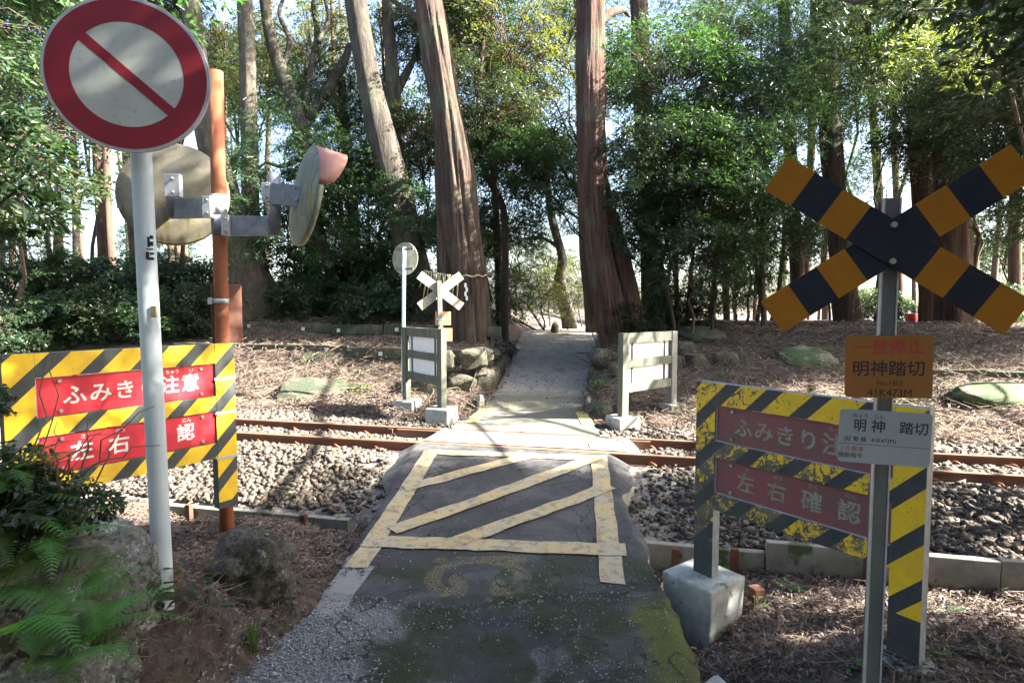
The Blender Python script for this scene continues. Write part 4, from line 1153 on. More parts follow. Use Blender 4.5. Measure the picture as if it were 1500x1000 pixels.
sqpost(MB(), Vector((0, 0, -.3)), Pd(643, 411, 11) - ob, .085, .07, .25).build('post', M['post_grey'], fc_, .004)
for k, an in enumerate((37, -37)):
    o = MB().box(-.50, .50, -.004, .004, -.085, .085).build('cross_board', M['crossbuck_back'], fc_)
    o.location = Pd(645.5, 426, 11.06 + .02 * k) - ob; o.rotation_euler = (0, R_(an), R_(14))
for (px, py, w_, h_) in ((649, 466, 23, 20), (654, 490, 17, 19)):
    s2 = 11.08 / F
    o = MB().box(-w_ * s2 / 2, w_ * s2 / 2, -.003, .003, -h_ * s2 / 2, h_ * s2 / 2).build('plate_back', M['orange_back'], fc_, .0)
    o.location = Pd(px, py, 11.08) - ob; o.rotation_euler = (0, 0, R_(14))
o = MB().box(-.12, .12, -.02, .02, -.012, .012).build('bracket', M['galv_light'], fc_); o.location = Pd(649, 467, 10.92) - ob

# ------------------------------------------------------------------ stones
def hull_stone(name, c, size, seed, mat, parent=None, n=20, bev=.03, rz=0):
    r = random.Random(seed); bm = bmesh.new()
    for _ in range(n):
        v = Vector((r.uniform(-1, 1), r.uniform(-1, 1), r.uniform(-1, 1)))
        m = max(abs(v.x), abs(v.y), abs(v.z)); v = v / m * r.uniform(.82, 1.0)
        L = v.length
        if L > 1.35: v *= 1.35 / L
        bm.verts.new((v.x * size[0] / 2, v.y * size[1] / 2, v.z * size[2] / 2))
    res = bmesh.ops.convex_hull(bm, input=bm.verts)
    bmesh.ops.delete(bm, geom=[e for e in res['geom_interior'] if isinstance(e, bmesh.types.BMVert)], context='VERTS')
    for v in [v for v in bm.verts if not v.link_faces]: bm.verts.remove(v)
    bmesh.ops.bevel(bm, geom=bm.edges[:], offset=bev, segments=2, affect='EDGES', profile=.6)
    bmesh.ops.recalc_face_normals(bm, faces=bm.faces)
    me = bpy.data.meshes.new(name); bm.to_mesh(me); bm.free()
    o = link(name, me, M[mat], parent); o.location = c; o.rotation_euler = (0, 0, rz); return o
from mathutils import noise as mn
def big_rock(name, c, size, seed, mat, sub=5, amp=.22, rz=0, power=2.6, fr=1.0):
    bm = bmesh.new(); bmesh.ops.create_icosphere(bm, subdivisions=sub, radius=1)
    off = Vector((seed * 3.1, seed * 1.7, seed * 5.3))
    for v in bm.verts:
        d = v.co.normalized()
        q = (abs(d.x) ** power + abs(d.y) ** power + abs(d.z) ** power) ** (-1 / power)
        k = q * (1 + amp * (mn.noise(d * 1.4 * fr + off) + .5 * mn.noise(d * 3.2 * fr + off) + .28 * abs(mn.noise(d * 8 + off)) + .12 * mn.noise(d * 22 + off)))
        if sub >= 5:
            vd = mn.voronoi(d * 2.6 * fr + off)[0]; vd2 = mn.voronoi(d * 7 * fr + off)[0]
            k *= 1 + .30 * (vd[0] - .35) - .10 * max(0, .10 - (vd[1] - vd[0])) * 8 + .05 * (vd2[0] - .3) - .03 * max(0, .08 - (vd2[1] - vd2[0])) * 8
        v.co = Vector((d.x * size[0] / 2, d.y * size[1] / 2, d.z * size[2] / 2)) * k
    for f in bm.faces: f.smooth = True
    me = bpy.data.meshes.new(name); bm.to_mesh(me); bm.free()
    o = link(name, me, M[mat]); o.location = c; o.rotation_euler = (0, 0, rz); return o
wl = empty('stone_wall', (-.7, 12, 0), label='mossy dry stone wall left of the cutting, behind the round sign back', cat='stone wall')
sd_ = 100
def wst(par, x, y, z, sx, sy, sz, rz=0):
    global sd_; sd_ += 1
    o = hull_stone('stone', Vector((x, y, z)) - Vector(par.location), (sx, sy, sz), sd_, 'stone', par, 26, .035, rz); return o
for k, x_ in enumerate((-1.62, -1.02)):
    w_ = .60 + .08 * sin(k * 2.3)
    wst(wl, x_, 12.05 + .05 * sin(k) - .0 * x_, .20, w_, .5, .62, -.12)
    wst(wl, x_ + .18, 12.15, .76, .56, .5, .48, -.1)
yy_ = 12.0; k = 0
while yy_ < 18.5:
    L = rnd.uniform(.5, .85); hw = float(fpw(yy_)) / 2; cx_ = float(fpc(yy_)) - hw - .20; zb = float(fpz(yy_)); H = np.interp(yy_, [12, 14, 18], [.95, .62, .32])
    wst(wl, cx_ + rnd.uniform(-.04, .04), yy_ + L / 2, zb + H * .22, .46, L, H * .62, .12)
    wst(wl, cx_ - .08 + rnd.uniform(-.04, .04), yy_ + L / 2 + .15, zb + H * .76, .42, L * .95, H * .52, .12)
    yy_ += L * .97
wr = empty('stone_wall', (2.2, 12, 0), label='low stone wall right of the cutting, behind the lone far barrier', cat='stone wall')
yy_ = 12.0
while yy_ < 16.5:
    L = rnd.uniform(.45, .8); hw = float(fpw(yy_)) / 2; cx_ = float(fpc(yy_)) + hw + .22; zb = float(fpz(yy_)); H = np.interp(yy_, [12, 13.5, 16.5], [.95, .7, .35])
    wst(wr, cx_ + rnd.uniform(-.04, .04), yy_ + L / 2, zb + H * .24, .42, L, H * .60, .12)
    wst(wr, cx_ + .08, yy_ + L / 2 + .15, zb + H * .74, .42, L, H * .5, .12)
    yy_ += L * .97
for k in range(5):
    x_ = 2.3 + k * .55
    wst(wr, x_, 12.1 + k * .02, gz(x_, 12.1) + .04, .56, .42, .42, .1)
    if k in (1, 2): wst(wr, x_ + .25, 12.32 + k * .02, gz(x_, 12.1) + .34, .5, .4, .36, .1)
q = hull_stone('kerb_stone', (-.62, 11.25, .02), (.16, .9, .30), 7, 'concrete_old', None, 20, .02, .1); tag(q, 'long low concrete kerb stone at the left edge of the far path', 'kerb stone')
q = hull_stone('kerb_stone', (1.52, 11.2, -.02), (.16, .6, .30), 8, 'concrete_old', None, 20, .02, -.1); tag(q, 'short mossy kerb stone at the right edge of the far path', 'kerb stone')
q = big_rock('boulder', (1.63, 10.45, -.02), (.36, .3, .26), 3, 'moss_slab', 3); tag(q, 'small mossy boulder at the right edge of the far path', 'boulder')
# mossy slabs lying on the bank
def slab(px, py, d, w_, h_, dp, label, seed, tilt=.35, mat='moss_slab'):
    p = Pd(px, py, d); o = big_rock('mossy_slab', (p.x, p.y, gz(p.x, p.y) + h_ * .08), (w_, dp, h_), seed, mat, 4, .16, .2, 3.0)
    o.rotation_euler = (tilt, rnd.uniform(-.1, .15), rnd.uniform(-.3, .3)); return tag(o, label, 'mossy slab')
slab(1182, 536, 12.2, 1.05, .30, 1.0, 'mossy green slab on the right bank above the worn barrier', 11)
slab(1030, 492, 14.2, 1.25, .32, .9, 'dark green mossy slab near the top of the right bank', 12, .3, 'moss_board')
slab(460, 548, 12.3, 1.5, .22, 1.1, 'dark mossy slab half buried in litter on the left bank', 13, .4, 'moss_board')
slab(1462, 612, 10.2, 1.5, .28, .75, 'sunlit yellow green mossy slab at the far right beside the ballast', 14, .3)
# timber / board edging of the terraces on the banks
def edging(us, vfun, hb, label, L=1.7, px_mat='moss_board'):
    t = empty('terrace_edging', (*xy(us[0], vfun), 0), TRK_ANG, label=label, cat='edging')
    o_ = Vector(t.location)
    u0_ = us[0]
    while u0_ < us[1]:
        ln_ = L * rnd.uniform(.8, 1.15); x_, y_ = xy(u0_ + ln_ / 2, vfun); z_ = gz(x_, y_ + .15)
        o = MB().box(-ln_ / 2, ln_ / 2, -.05, .05, -hb * .75, hb * .25).build('plank', M[px_mat], t, .012)
        o.location = (u0_ + ln_ / 2 - us[0], rnd.uniform(-.03, .03), z_); o.rotation_euler = (rnd.uniform(-.1, .1), rnd.uniform(-.02, .02), 0)
        if rnd.random() < .7:
            c_ = MB().box(-.045, .045, -.062, -.052, -.12, -.03).build('pale_tag', M['galv_light'], o)
            c_.location = (rnd.uniform(-.5, .5), 0, rnd.uniform(-.02, .03))
        u0_ += ln_ + .03
edging((-11.5, -4.4), 12.30, .26, 'lower row of mossy boards edging the left bank')
edging((-11.5, -3.4), 13.50, .24, 'upper row of mossy boards edging the left bank below the trees')
edging((4.6, 12), 12.5, .24, 'row of mossy boards edging the bank at the far right')

# foreground rocks
q = big_rock('boulder', (-1.86, 4.02, -.02), (.50, .42, .56), 5, 'boulder', 5, .25); tag(q, 'dark rounded boulder beside the foot of the white sign pole', 'boulder')
q = big_rock('rock_outcrop', (-2.2, 2.45, .40), (.92, .8, 1.05), 21, 'rock', 6, .30, .3); tag(q, 'large pale lichen covered rock under the shrub at the left edge', 'rock')
q = big_rock('rock_outcrop', (-1.90, 2.14, .12), (.80, .7, .60), 27, 'rock', 6, .30, -.4); tag(q, 'lower lichen covered rock behind the fern fronds at the bottom left', 'rock')
q = big_rock('rock_outcrop', (-3.0, 3.2, .25), (1.3, 1.1, .9), 25, 'rock', 5, .3, .9); tag(q, 'shaded rock face at the left edge behind the shrub', 'rock')
q = hull_stone('drain_slab', (1.22, 3.12, -.44), (.16, .5, .3), 31, 'concrete', None, 20, .02, .2); tag(q, 'mossy concrete edge slab at the bottom right corner of the ramp', 'slab')
m = MB(); m.box(0, 1.1, -.05, .05, -.18, .0); o = m.build('drain_kerb', M['concrete_old'], None, .01); o.location = (1.3, 3.28, -.55); o.rotation_euler = (0, 0, -.12); tag(o, 'half buried concrete kerb across the gutter at the bottom edge', 'kerb')

# ------------------------------------------------------------------ red capped post, stump, leaning poles
p = Pd(1335, 480, 17); z_ = gz(p.x, p.y)
t = empty('marker_post', (p.x, p.y, z_), label='short pale post with a bright red cap under the trees', cat='marker post')
zt = Pd(1335, 459, 17).z - z_
MB().tube([(0, 0, -.2), (0, 0, zt - .22)], .13, 14).build('post', M['concrete'], t); MB().tube([(0, 0, zt - .22), (0, 0, zt)], .145, 14).build('cap', M['red_cap'], t, .01)
p = Pd(813, 484, 22); q = big_rock('stump', (p.x, p.y, float(fpz(22)) + .12), (.3, .25, .5), 9, 'moss_board', 3, .1); tag(q, 'small dark stone marker standing at the crest of the path', 'stone marker')
for i, (a, b, lb) in enumerate((((772, 446), (797, 484), 'thin pale pole leaning left at the crest of the path'), ((866, 420), (858, 486), 'thin bare pole leaning beside the dark trunk at the crest'), ((760, 470), (790, 486), 'short fallen pole lying low at the crest of the path'))):
    A = Pd(*a, 25); B = Pd(*b, 25)
    o = MB().tube([A, B + (B - A) * .2], .045, 8).build('leaning_pole', M['bark_pale']); tag(o, lb, 'pole', 'leaning poles')

# ------------------------------------------------------------------ tree trunks
def trunk_mesh(pts, d, base_w=None, n=24, ridge=.06, bury=.8, dz=0, parent_loc=None, lean=0):
    """pts: (px, py, width px) bottom to top, all at about distance d"""
    P3 = [Pd(px, py, d + (k * lean)) for k, (px, py, w_) in enumerate(pts)]
    Rr = [w_ * d / F / 2 for _, _, w_ in pts]
    zg = gz(P3[0].x, P3[0].y)
    # extend below the ground with a flare
    P3 = [Vector((P3[0].x, P3[0].y, min(zg, P3[0].z) - bury)), Vector((P3[0].x, P3[0].y, min(zg, P3[0].z)))] + P3 if P3[0].z > zg + .05 else [P3[0] - Vector((0, 0, bury))] + P3
    Rr = ([Rr[0] * 1.22, Rr[0] * 1.1] + Rr) if len(P3) == len(Rr) + 2 else ([Rr[0] * 1.08] + Rr)
    # resample
    out = []; ro = []
    for i in range(len(P3) - 1):
        seg = (P3[i + 1] - P3[i]).length; k = max(1, int(seg / .28))
        for j in range(k):
            f = j / k; out.append(P3[i].lerp(P3[i + 1], f)); ro.append(Rr[i] * (1 - f) + Rr[i + 1] * f)
    out.append(P3[-1]); ro.append(Rr[-1])
    for _ in range(3):   # smooth
        out = [out[0]] + [(out[i - 1] + out[i] * 2 + out[i + 1]) / 4 for i in range(1, len(out) - 1)] + [out[-1]]
        ro = [ro[0]] + [(ro[i - 1] + ro[i] * 2 + ro[i + 1]) / 4 for i in range(1, len(ro) - 1)] + [ro[-1]]
    return out, ro
def limb_pts(a, b, bend, n=8, seed=0):
    r = random.Random(seed); a, b = Vector(a), Vector(b); L = (b - a).length; out = []
    for i in range(n + 1):
        f = i / n; w_ = sin(pi * f)
        out.append(a.lerp(b, f) + Vector((r.uniform(-1, 1), r.uniform(-1, 1), r.uniform(-.6, 1))) * bend * L * w_ * .35 + Vector((0, 0, bend * L * w_ * .25)))
    return out
def trunk_tube(m, pts, rad, n, seed, ridge):
    r = random.Random(seed); ph = [r.uniform(0, 6.28) for _ in range(4)]
    def jit(i, j, p):
        th = 2 * pi * j / n
        base = 1 + ridge * (.9 * mn.noise(Vector((cos(th) * 2.2, sin(th) * 2.2, p.z * .45 + seed))) * 2 + .6 * mn.noise(Vector((cos(th) * 6, sin(th) * 6, p.z * .7 + seed * 2))) * 2 + .5 * mn.noise(Vector((cos(th) * 15, sin(th) * 15, p.z * .9 + seed))) * 2)
        low = max(0, 1 - (i / 7.0)); return base + low * .16 * sin(th * 5 + ph[0]) * (1 if n > 12 else 0)
    m.tube(pts, rad, n, jitter=jit)
tree_seed = 0
TREES = []
def tree(pts, d, label, mat='bark_cedar', n=26, ridge=.07, limbs=(), extra=(), cat='tree', group='trees of the wood beyond the track', crown=None, name='cedar_tree'):
    global tree_seed; tree_seed += 1
    out, ro = trunk_mesh(pts, d)
    zg = gz(out[0].x, out[0].y)
    t = empty(name, (out[0].x, out[0].y, zg), label=label, cat=cat, group=group); o_ = Vector(t.location)
    m = MB(); trunk_tube(m, [p - o_ for p in out], ro, n, tree_seed, ridge)
    for ex in extra:
        o2, r2 = trunk_mesh(ex, d + .25)
        trunk_tube(m, [p - o_ for p in o2], r2, n, tree_seed + 50, ridge)
    m.build('trunk', M[mat], t)
    for k, lm in enumerate(limbs):
        # lm: list of (px,py,width) at d ; each limb is one bough
        L3 = [Pd(px, py, d + (.35 * i if len(lm[0]) == 3 else 0)) - o_ for i, (px, py, w_) in enumerate(lm)]
        rr_ = [w_ * d / F / 2 for _, _, w_ in lm]
        fine = []; fr = []
        for i in range(len(L3) - 1):
            for j in range(5):
                f = j / 5; q = L3[i].lerp(L3[i + 1], f)
                q = q + Vector((mn.noise(q * 1.7), mn.noise(q * 1.7 + Vector((5, 5, 5))), mn.noise(q * 1.3 + Vector((9, 2, 1))))) * .10
                fine.append(q); fr.append(rr_[i] * (1 - f) + rr_[i + 1] * f)
        fine.append(L3[-1]); fr.append(rr_[-1])
        for _ in range(2): fine = [fine[0]] + [(fine[i - 1] + fine[i] * 2 + fine[i + 1]) / 4 for i in range(1, len(fine) - 1)] + [fine[-1]]
        MB().tube(fine, fr, 10).build('bough', M[mat], t)
    TREES.append((t, out, ro, d)); return t

T1 = tree([(692, 505, 54), (690, 460, 50), (686, 400, 49), (678, 330, 47), (668, 240, 45), (653, 150, 43), (634, 50, 40), (622, -20, 40), (600, -200, 34), (575, -480, 24)], 14.2,
     'huge reddish cedar leaning left with a straw rope round its trunk, left of the path', 'bark_cedar', 72, .12,
     extra=[[(660, 470, 30), (655, 380, 26), (650, 300, 22), (645, 220, 14)]], limbs=[[(640, 45, 10), (600, 20, 8), (560, -10, 5)]])
T2 = tree([(904, 505, 38), (893, 440, 38), (877, 370, 40), (869, 300, 40), (865, 200, 41), (864, 100, 40), (865, 0, 38), (868, -200, 34), (870, -460, 24)], 14.0,
     'huge twin stemmed red cedar with a broken white branch stub, right of the path', 'bark_red', 72, .12,
     extra=[[(928, 490, 40), (915, 420, 38), (898, 350, 32), (886, 300, 24), (874, 230, 16)]], limbs=[[(878, 32, 12), (895, 20, 12), (915, 18, 9), (922, 24, 5)]])
T3 = tree([(625, 450, 44), (605, 380, 44), (592, 330, 42), (578, 270, 44), (560, 205, 40), (545, 140, 34), (530, 60, 30), (518, -20, 28), (500, -200, 22), (480, -420, 16)], 15.5,
     'tall grey barked tree leaning left behind the far round sign', 'bark_grey', 26, .06)
T4 = tree([(378, 440, 66), (362, 400, 54), (345, 350, 44), (330, 290, 40), (312, 220, 38), (298, 150, 34), (286, 80, 28), (280, 0, 24), (270, -180, 18)], 16.5,
     'thick forked tree with a flared base behind the mirror pole', 'bark_pale', 28, .08,
     extra=[[(388, 440, 44), (374, 390, 30), (368, 330, 25), (366, 250, 23), (364, 120, 22), (358, 0, 21), (352, -160, 17)]])
T5 = tree([(598, 300, 22), (580, 220, 22), (576, 150, 24), (574, 90, 18), (566, 0, 15), (560, -120, 12)], 18,
     'pale sunlit tree with forking boughs between the two leaning trunks', 'bark_pale', 16, .05,
     limbs=[[(577, 140, 14), (592, 108, 13), (606, 92, 9), (618, 60, 6)], [(588, 190, 10), (604, 172, 10), (622, 176, 8), (640, 150, 5)]], name='broadleaf_tree')
T6 = tree([(456, 330, 18), (452, 240, 22), (440, 180, 26), (418, 120, 22), (398, 70, 17), (386, 0, 13), (380, -100, 9)], 17.5,
     'gnarled twisting tree with curling bare boughs at the upper left', 'bark_grey', 16, .05,
     limbs=[[(452, 175, 16), (478, 140, 15), (496, 104, 15), (512, 66, 9)], [(446, 165, 11), (452, 110, 10), (466, 60, 9), (458, 20, 7), (462, -30, 5)],
            [(466, 60, 7), (484, 30, 6), (476, -5, 4)], [(410, 110, 9), (426, 60, 7), (408, 20, 6), (420, -20, 4)], [(442, 230, 7), (410, 246, 6), (386, 236, 4), (372, 250, 3)]], name='broadleaf_tree')
T7 = tree([(498, 448, 20), (486, 400, 19), (470, 350, 17), (456, 290, 15), (448, 220, 13)], 16.6, 'slim dark trunk leaning left of the far round sign', 'bark_grey', 14, .05, name='broadleaf_tree')
T8 = tree([(958, 465, 34), (952, 350, 30), (946, 250, 29), (940, 100, 27), (934, -20, 25), (930, -220, 20)], 18.5, 'straight brown cedar just behind the twin stemmed cedar', 'bark_cedar', 20, .07)
T9 = tree([(1170, 440, 20), (1162, 300, 19), (1154, 150, 18), (1148, 0, 16), (1144, -200, 13)], 19, 'slim straight trunk left of the near crossbuck', 'bark_cedar', 16, .05)
T10 = tree([(1246, 478, 38), (1234, 400, 32), (1225, 300, 30), (1216, 200, 28), (1209, 60, 26), (1205, -120, 21)], 17.5, 'straight cedar behind the upper left arm of the near crossbuck', 'bark_cedar', 22, .07)
T11 = tree([(1366, 450, 32), (1354, 300, 29), (1344, 180, 27), (1336, 60, 23), (1330, -120, 18)], 18, 'dark cedar behind the centre of the near crossbuck', 'bark_red', 20, .07)
T12 = tree([(1402, 488, 52), (1397, 400, 46), (1392, 250, 43), (1386, 100, 39), (1380, -100, 32)], 16, 'thickest dark cedar trunk at the right behind the near crossbuck', 'bark_red', 26, .08)
T13 = tree([(1486, 470, 17), (1487, 300, 15), (1490, 150, 14), (1494, 0, 12), (1496, -150, 9)], 19.5, 'slim trunk at the right edge of the picture', 'bark_dark', 14, .05)
T14 = tree([(1298, 440, 13), (1288, 300, 12), (1280, 180, 11), (1272, 60, 9), (1268, -80, 8)], 21, 'very slim reddish trunk between two cedars behind the crossbuck', 'bark_red', 12, .05)
T15 = tree([(880, 500, 44), (872, 440, 32), (864, 380, 30), (860, 300, 27), (856, 180, 24), (850, 0, 19)], 22.5, 'dark moss footed trunk on the right shoulder of the path crest', 'bark_dark', 20, .06)
T16 = tree([(838, 486, 24), (826, 440, 20), (816, 410, 18), (828, 388, 13), (818, 356, 13), (808, 320, 12), (800, 260, 10), (790, 200, 8)], 27, 'crooked sunlit tree beyond the crest of the path', 'bark_pale', 14, .08, name='broadleaf_tree',
     limbs=[[(816, 360, 6), (790, 345, 5), (765, 350, 3)]])
T17 = tree([(152, 400, 14), (147, 300, 13), (141, 215, 12), (134, 60, 10), (130, -60, 8)], 19, 'reddish slim trunk in the gap left of the white sign pole', 'bark_red', 12, .05)
T18 = tree([(112, 395, 9), (110, 290, 9), (106, 150, 8), (103, 0, 7)], 22, 'slimmest pale trunk in the gap at the far left', 'bark_grey', 10, .04)
T19 = tree([(84, 395, 12), (87, 280, 11), (90, 150, 9), (92, 0, 8)], 20, 'dark slim trunk left of the slimmest pale trunk', 'bark_dark', 10, .04)
T20 = tree([(202, 410, 17), (196, 330, 16), (188, 240, 15), (182, 100, 13), (178, -60, 10)], 18.2, 'reddish trunk half hidden behind the left mirror', 'bark_red', 12, .05)
T21 = tree([(1120, 478, 9), (1116, 400, 8), (1118, 320, 8), (1122, 240, 7), (1118, 150, 5)], 15.4, 'thin bare sapling on the right bank', 'bark_pale', 8, .05, name='sapling', limbs=[[(1117, 345, 4), (1130, 300, 3), (1128, 262, 2)], [(1118, 300, 3), (1106, 270, 2), (1108, 240, 2)]])
T22 = tree([(992, 470, 8), (990, 400, 8), (986, 330, 7), (990, 240, 5)], 14.9, 'left stem of the thin saplings behind the lone far barrier', 'bark_pale', 8, .05, name='sapling')
T23 = tree([(1006, 470, 7), (1012, 400, 6), (1020, 330, 5), (1016, 250, 4)], 15.0, 'right stem of the thin saplings behind the lone far barrier', 'bark_pale', 8, .05, name='sapling')
T24 = tree([(732, 490, 12), (730, 400, 11), (726, 300, 10), (720, 200, 9), (716, 60, 7)], 20, 'slim trunk close to the right side of the roped cedar', 'bark_grey', 10, .04)
T25 = tree([(510, 430, 20), (520, 330, 18), (508, 230, 14), (500, 120, 12)], 19, 'dark upright trunk in the shrubs left of the far round sign', 'bark_dark', 12, .05)
T26 = tree([(740, 300, 10), (706, 250, 9), (698, 200, 9), (704, 100, 8), (712, 0, 6)], 17.5, 'sinuous dark bough tree arching over the path', 'bark_dark', 12, .05, name='broadleaf_tree', limbs=[[(702, 190, 7), (720, 150, 6), (716, 110, 5), (722, 60, 3)]])
T27 = tree([(1065, 470, 10), (1060, 350, 10), (1062, 220, 9), (1058, 80, 7), (1056, -60, 6)], 20, 'slim trunk lost in the dense evergreens right of centre', 'bark_grey', 10, .04)
T28 = tree([(1428, 420, 13), (1422, 280, 12), (1416, 140, 11), (1412, -40, 9)], 23, 'far slim trunk just right of the thickest dark cedar', 'bark_dark', 10, .04)
T29 = tree([(1180, 440, 12), (1186, 300, 11), (1190, 150, 10), (1192, -40, 8)], 24, 'far slim trunk left of the upper left crossbuck arm', 'bark_dark', 10, .04)
T30 = tree([(1318, 440, 11), (1314, 300, 10), (1308, 150, 9), (1304, -40, 8)], 25, 'far slim trunk above the crossbuck post', 'bark_dark', 10, .04)
# far trunks of the wood: too many alike to tell apart
protos = []
k = 0
for i in range(50):
    px = rnd.uniform(-40, 1540); d = rnd.uniform(24, 42)
    if 690 < px < 900: continue
    x = (px - 750) / F * d; z = gz(x, d)
    if len(protos) < 3:
        t = empty('distant_tree', (x, d, z), label='slender dark trunk far back in the wood, lost among its neighbours', cat='tree', group='slender trunks far back in the wood')
        m = MB(); pts = [Vector((rnd.uniform(-.15, .15) * (j > 0), 0, -.5 + j * 1.8)) for j in range(11)]
        trunk_tube(m, pts, [.17 - .009 * j for j in range(11)], 9, 70 + i, .05); m.build('trunk', M['bark_dark'], t); protos.append(t)
    else:
        s = protos[i % 3]; t = s.copy(); COL.objects.link(t); t.location = (x, d, z)
        for c in s.children: q = c.copy(); COL.objects.link(q); q.parent = t
        sc_ = rnd.uniform(.6, 1.15); t.scale = (sc_, sc_, 1); t.rotation_euler = (rnd.uniform(-.04, .04), rnd.uniform(-.04, .04), rnd.uniform(0, 6))

# ------------------------------------------------------------------ straw rope on the cedar
rc = Pd(686, 404, 14.2)
rp2 = empty('straw_rope', rc, label='sagging straw rope with hanging straws and white paper round the leaning cedar', cat='rope')
rr_ = .47; n = 22; pts = []
for i in range(n + 1):
    a = R_(195 + 150 * i / n); pts.append(Vector((cos(a) * (rr_ + .02), sin(a) * (rr_ + .04), .02 * sin(i * 1.3) - .03 * sin(pi * i / n))))
pts = [Vector((-1.05, -.1, .12))] + pts
MB().tube(pts, .017, 7).build('cord', M['straw'], rp2)
for i in range(15):
    f = i / 14; b0 = pts[0].lerp(pts[8], f) + Vector((0, -.05, 0)) 
    e0 = b0 + Vector((rnd.uniform(-.16, .05), rnd.uniform(-.06, .02), -rnd.uniform(.35, .75)))
    MB().tube([b0, b0.lerp(e0, .5) + Vector((.02, 0, 0)), e0], [.014, .020, .008], 5).build('straw_tassel', M['straw'], rp2)
for i, x_ in enumerate((-.05,)):
    m = MB(); z_ = -.05
    for k in range(4): m.add([(x_ + .03 * (k % 2), -.62, z_ - k * .1), (x_ + .05 + .03 * (k % 2), -.62, z_ - k * .1), (x_ + .05 + .03 * (k % 2), -.61, z_ - .1 - k * .1), (x_ + .03 * (k % 2), -.61, z_ - .1 - k * .1)], [(0, 1, 2, 3)])
    o = m.build('paper_streamer', M['paper'], rp2); o.location = (0, .05, -.15)

# ------------------------------------------------------------------ foliage
def leaf_quads(c, d, s, nn, ln, wd, fold, six=False):
    if not six:
        P = np.stack([c, c + d * ln * .45 + s * wd * .5 + nn * fold, c + d * ln, c + d * ln * .45 - s * wd * .5 + nn * fold], 1)
        n = len(c); i = np.arange(n)[:, None] * 4
        Fc = np.concatenate([i + [0, 1, 2], i + [0, 2, 3]]).reshape(-1, 3); return P.reshape(-1, 3), Fc
    P = np.stack([c, c + d * ln * .25 + s * wd * .38 + nn * fold * .7, c + d * ln * .6 + s * wd * .5 + nn * fold * .8 - nn * ln * .02, c + d * ln - nn * ln * .10,
                  c + d * ln * .6 - s * wd * .5 + nn * fold * .8 - nn * ln * .02, c + d * ln * .25 - s * wd * .38 + nn * fold * .7], 1)
    n = len(c); i = np.arange(n)[:, None] * 6
    Fc = np.concatenate([i + [0, 1, 2], i + [0, 2, 3], i + [0, 3, 4], i + [0, 4, 5]]).reshape(-1, 3); return P.reshape(-1, 3), Fc
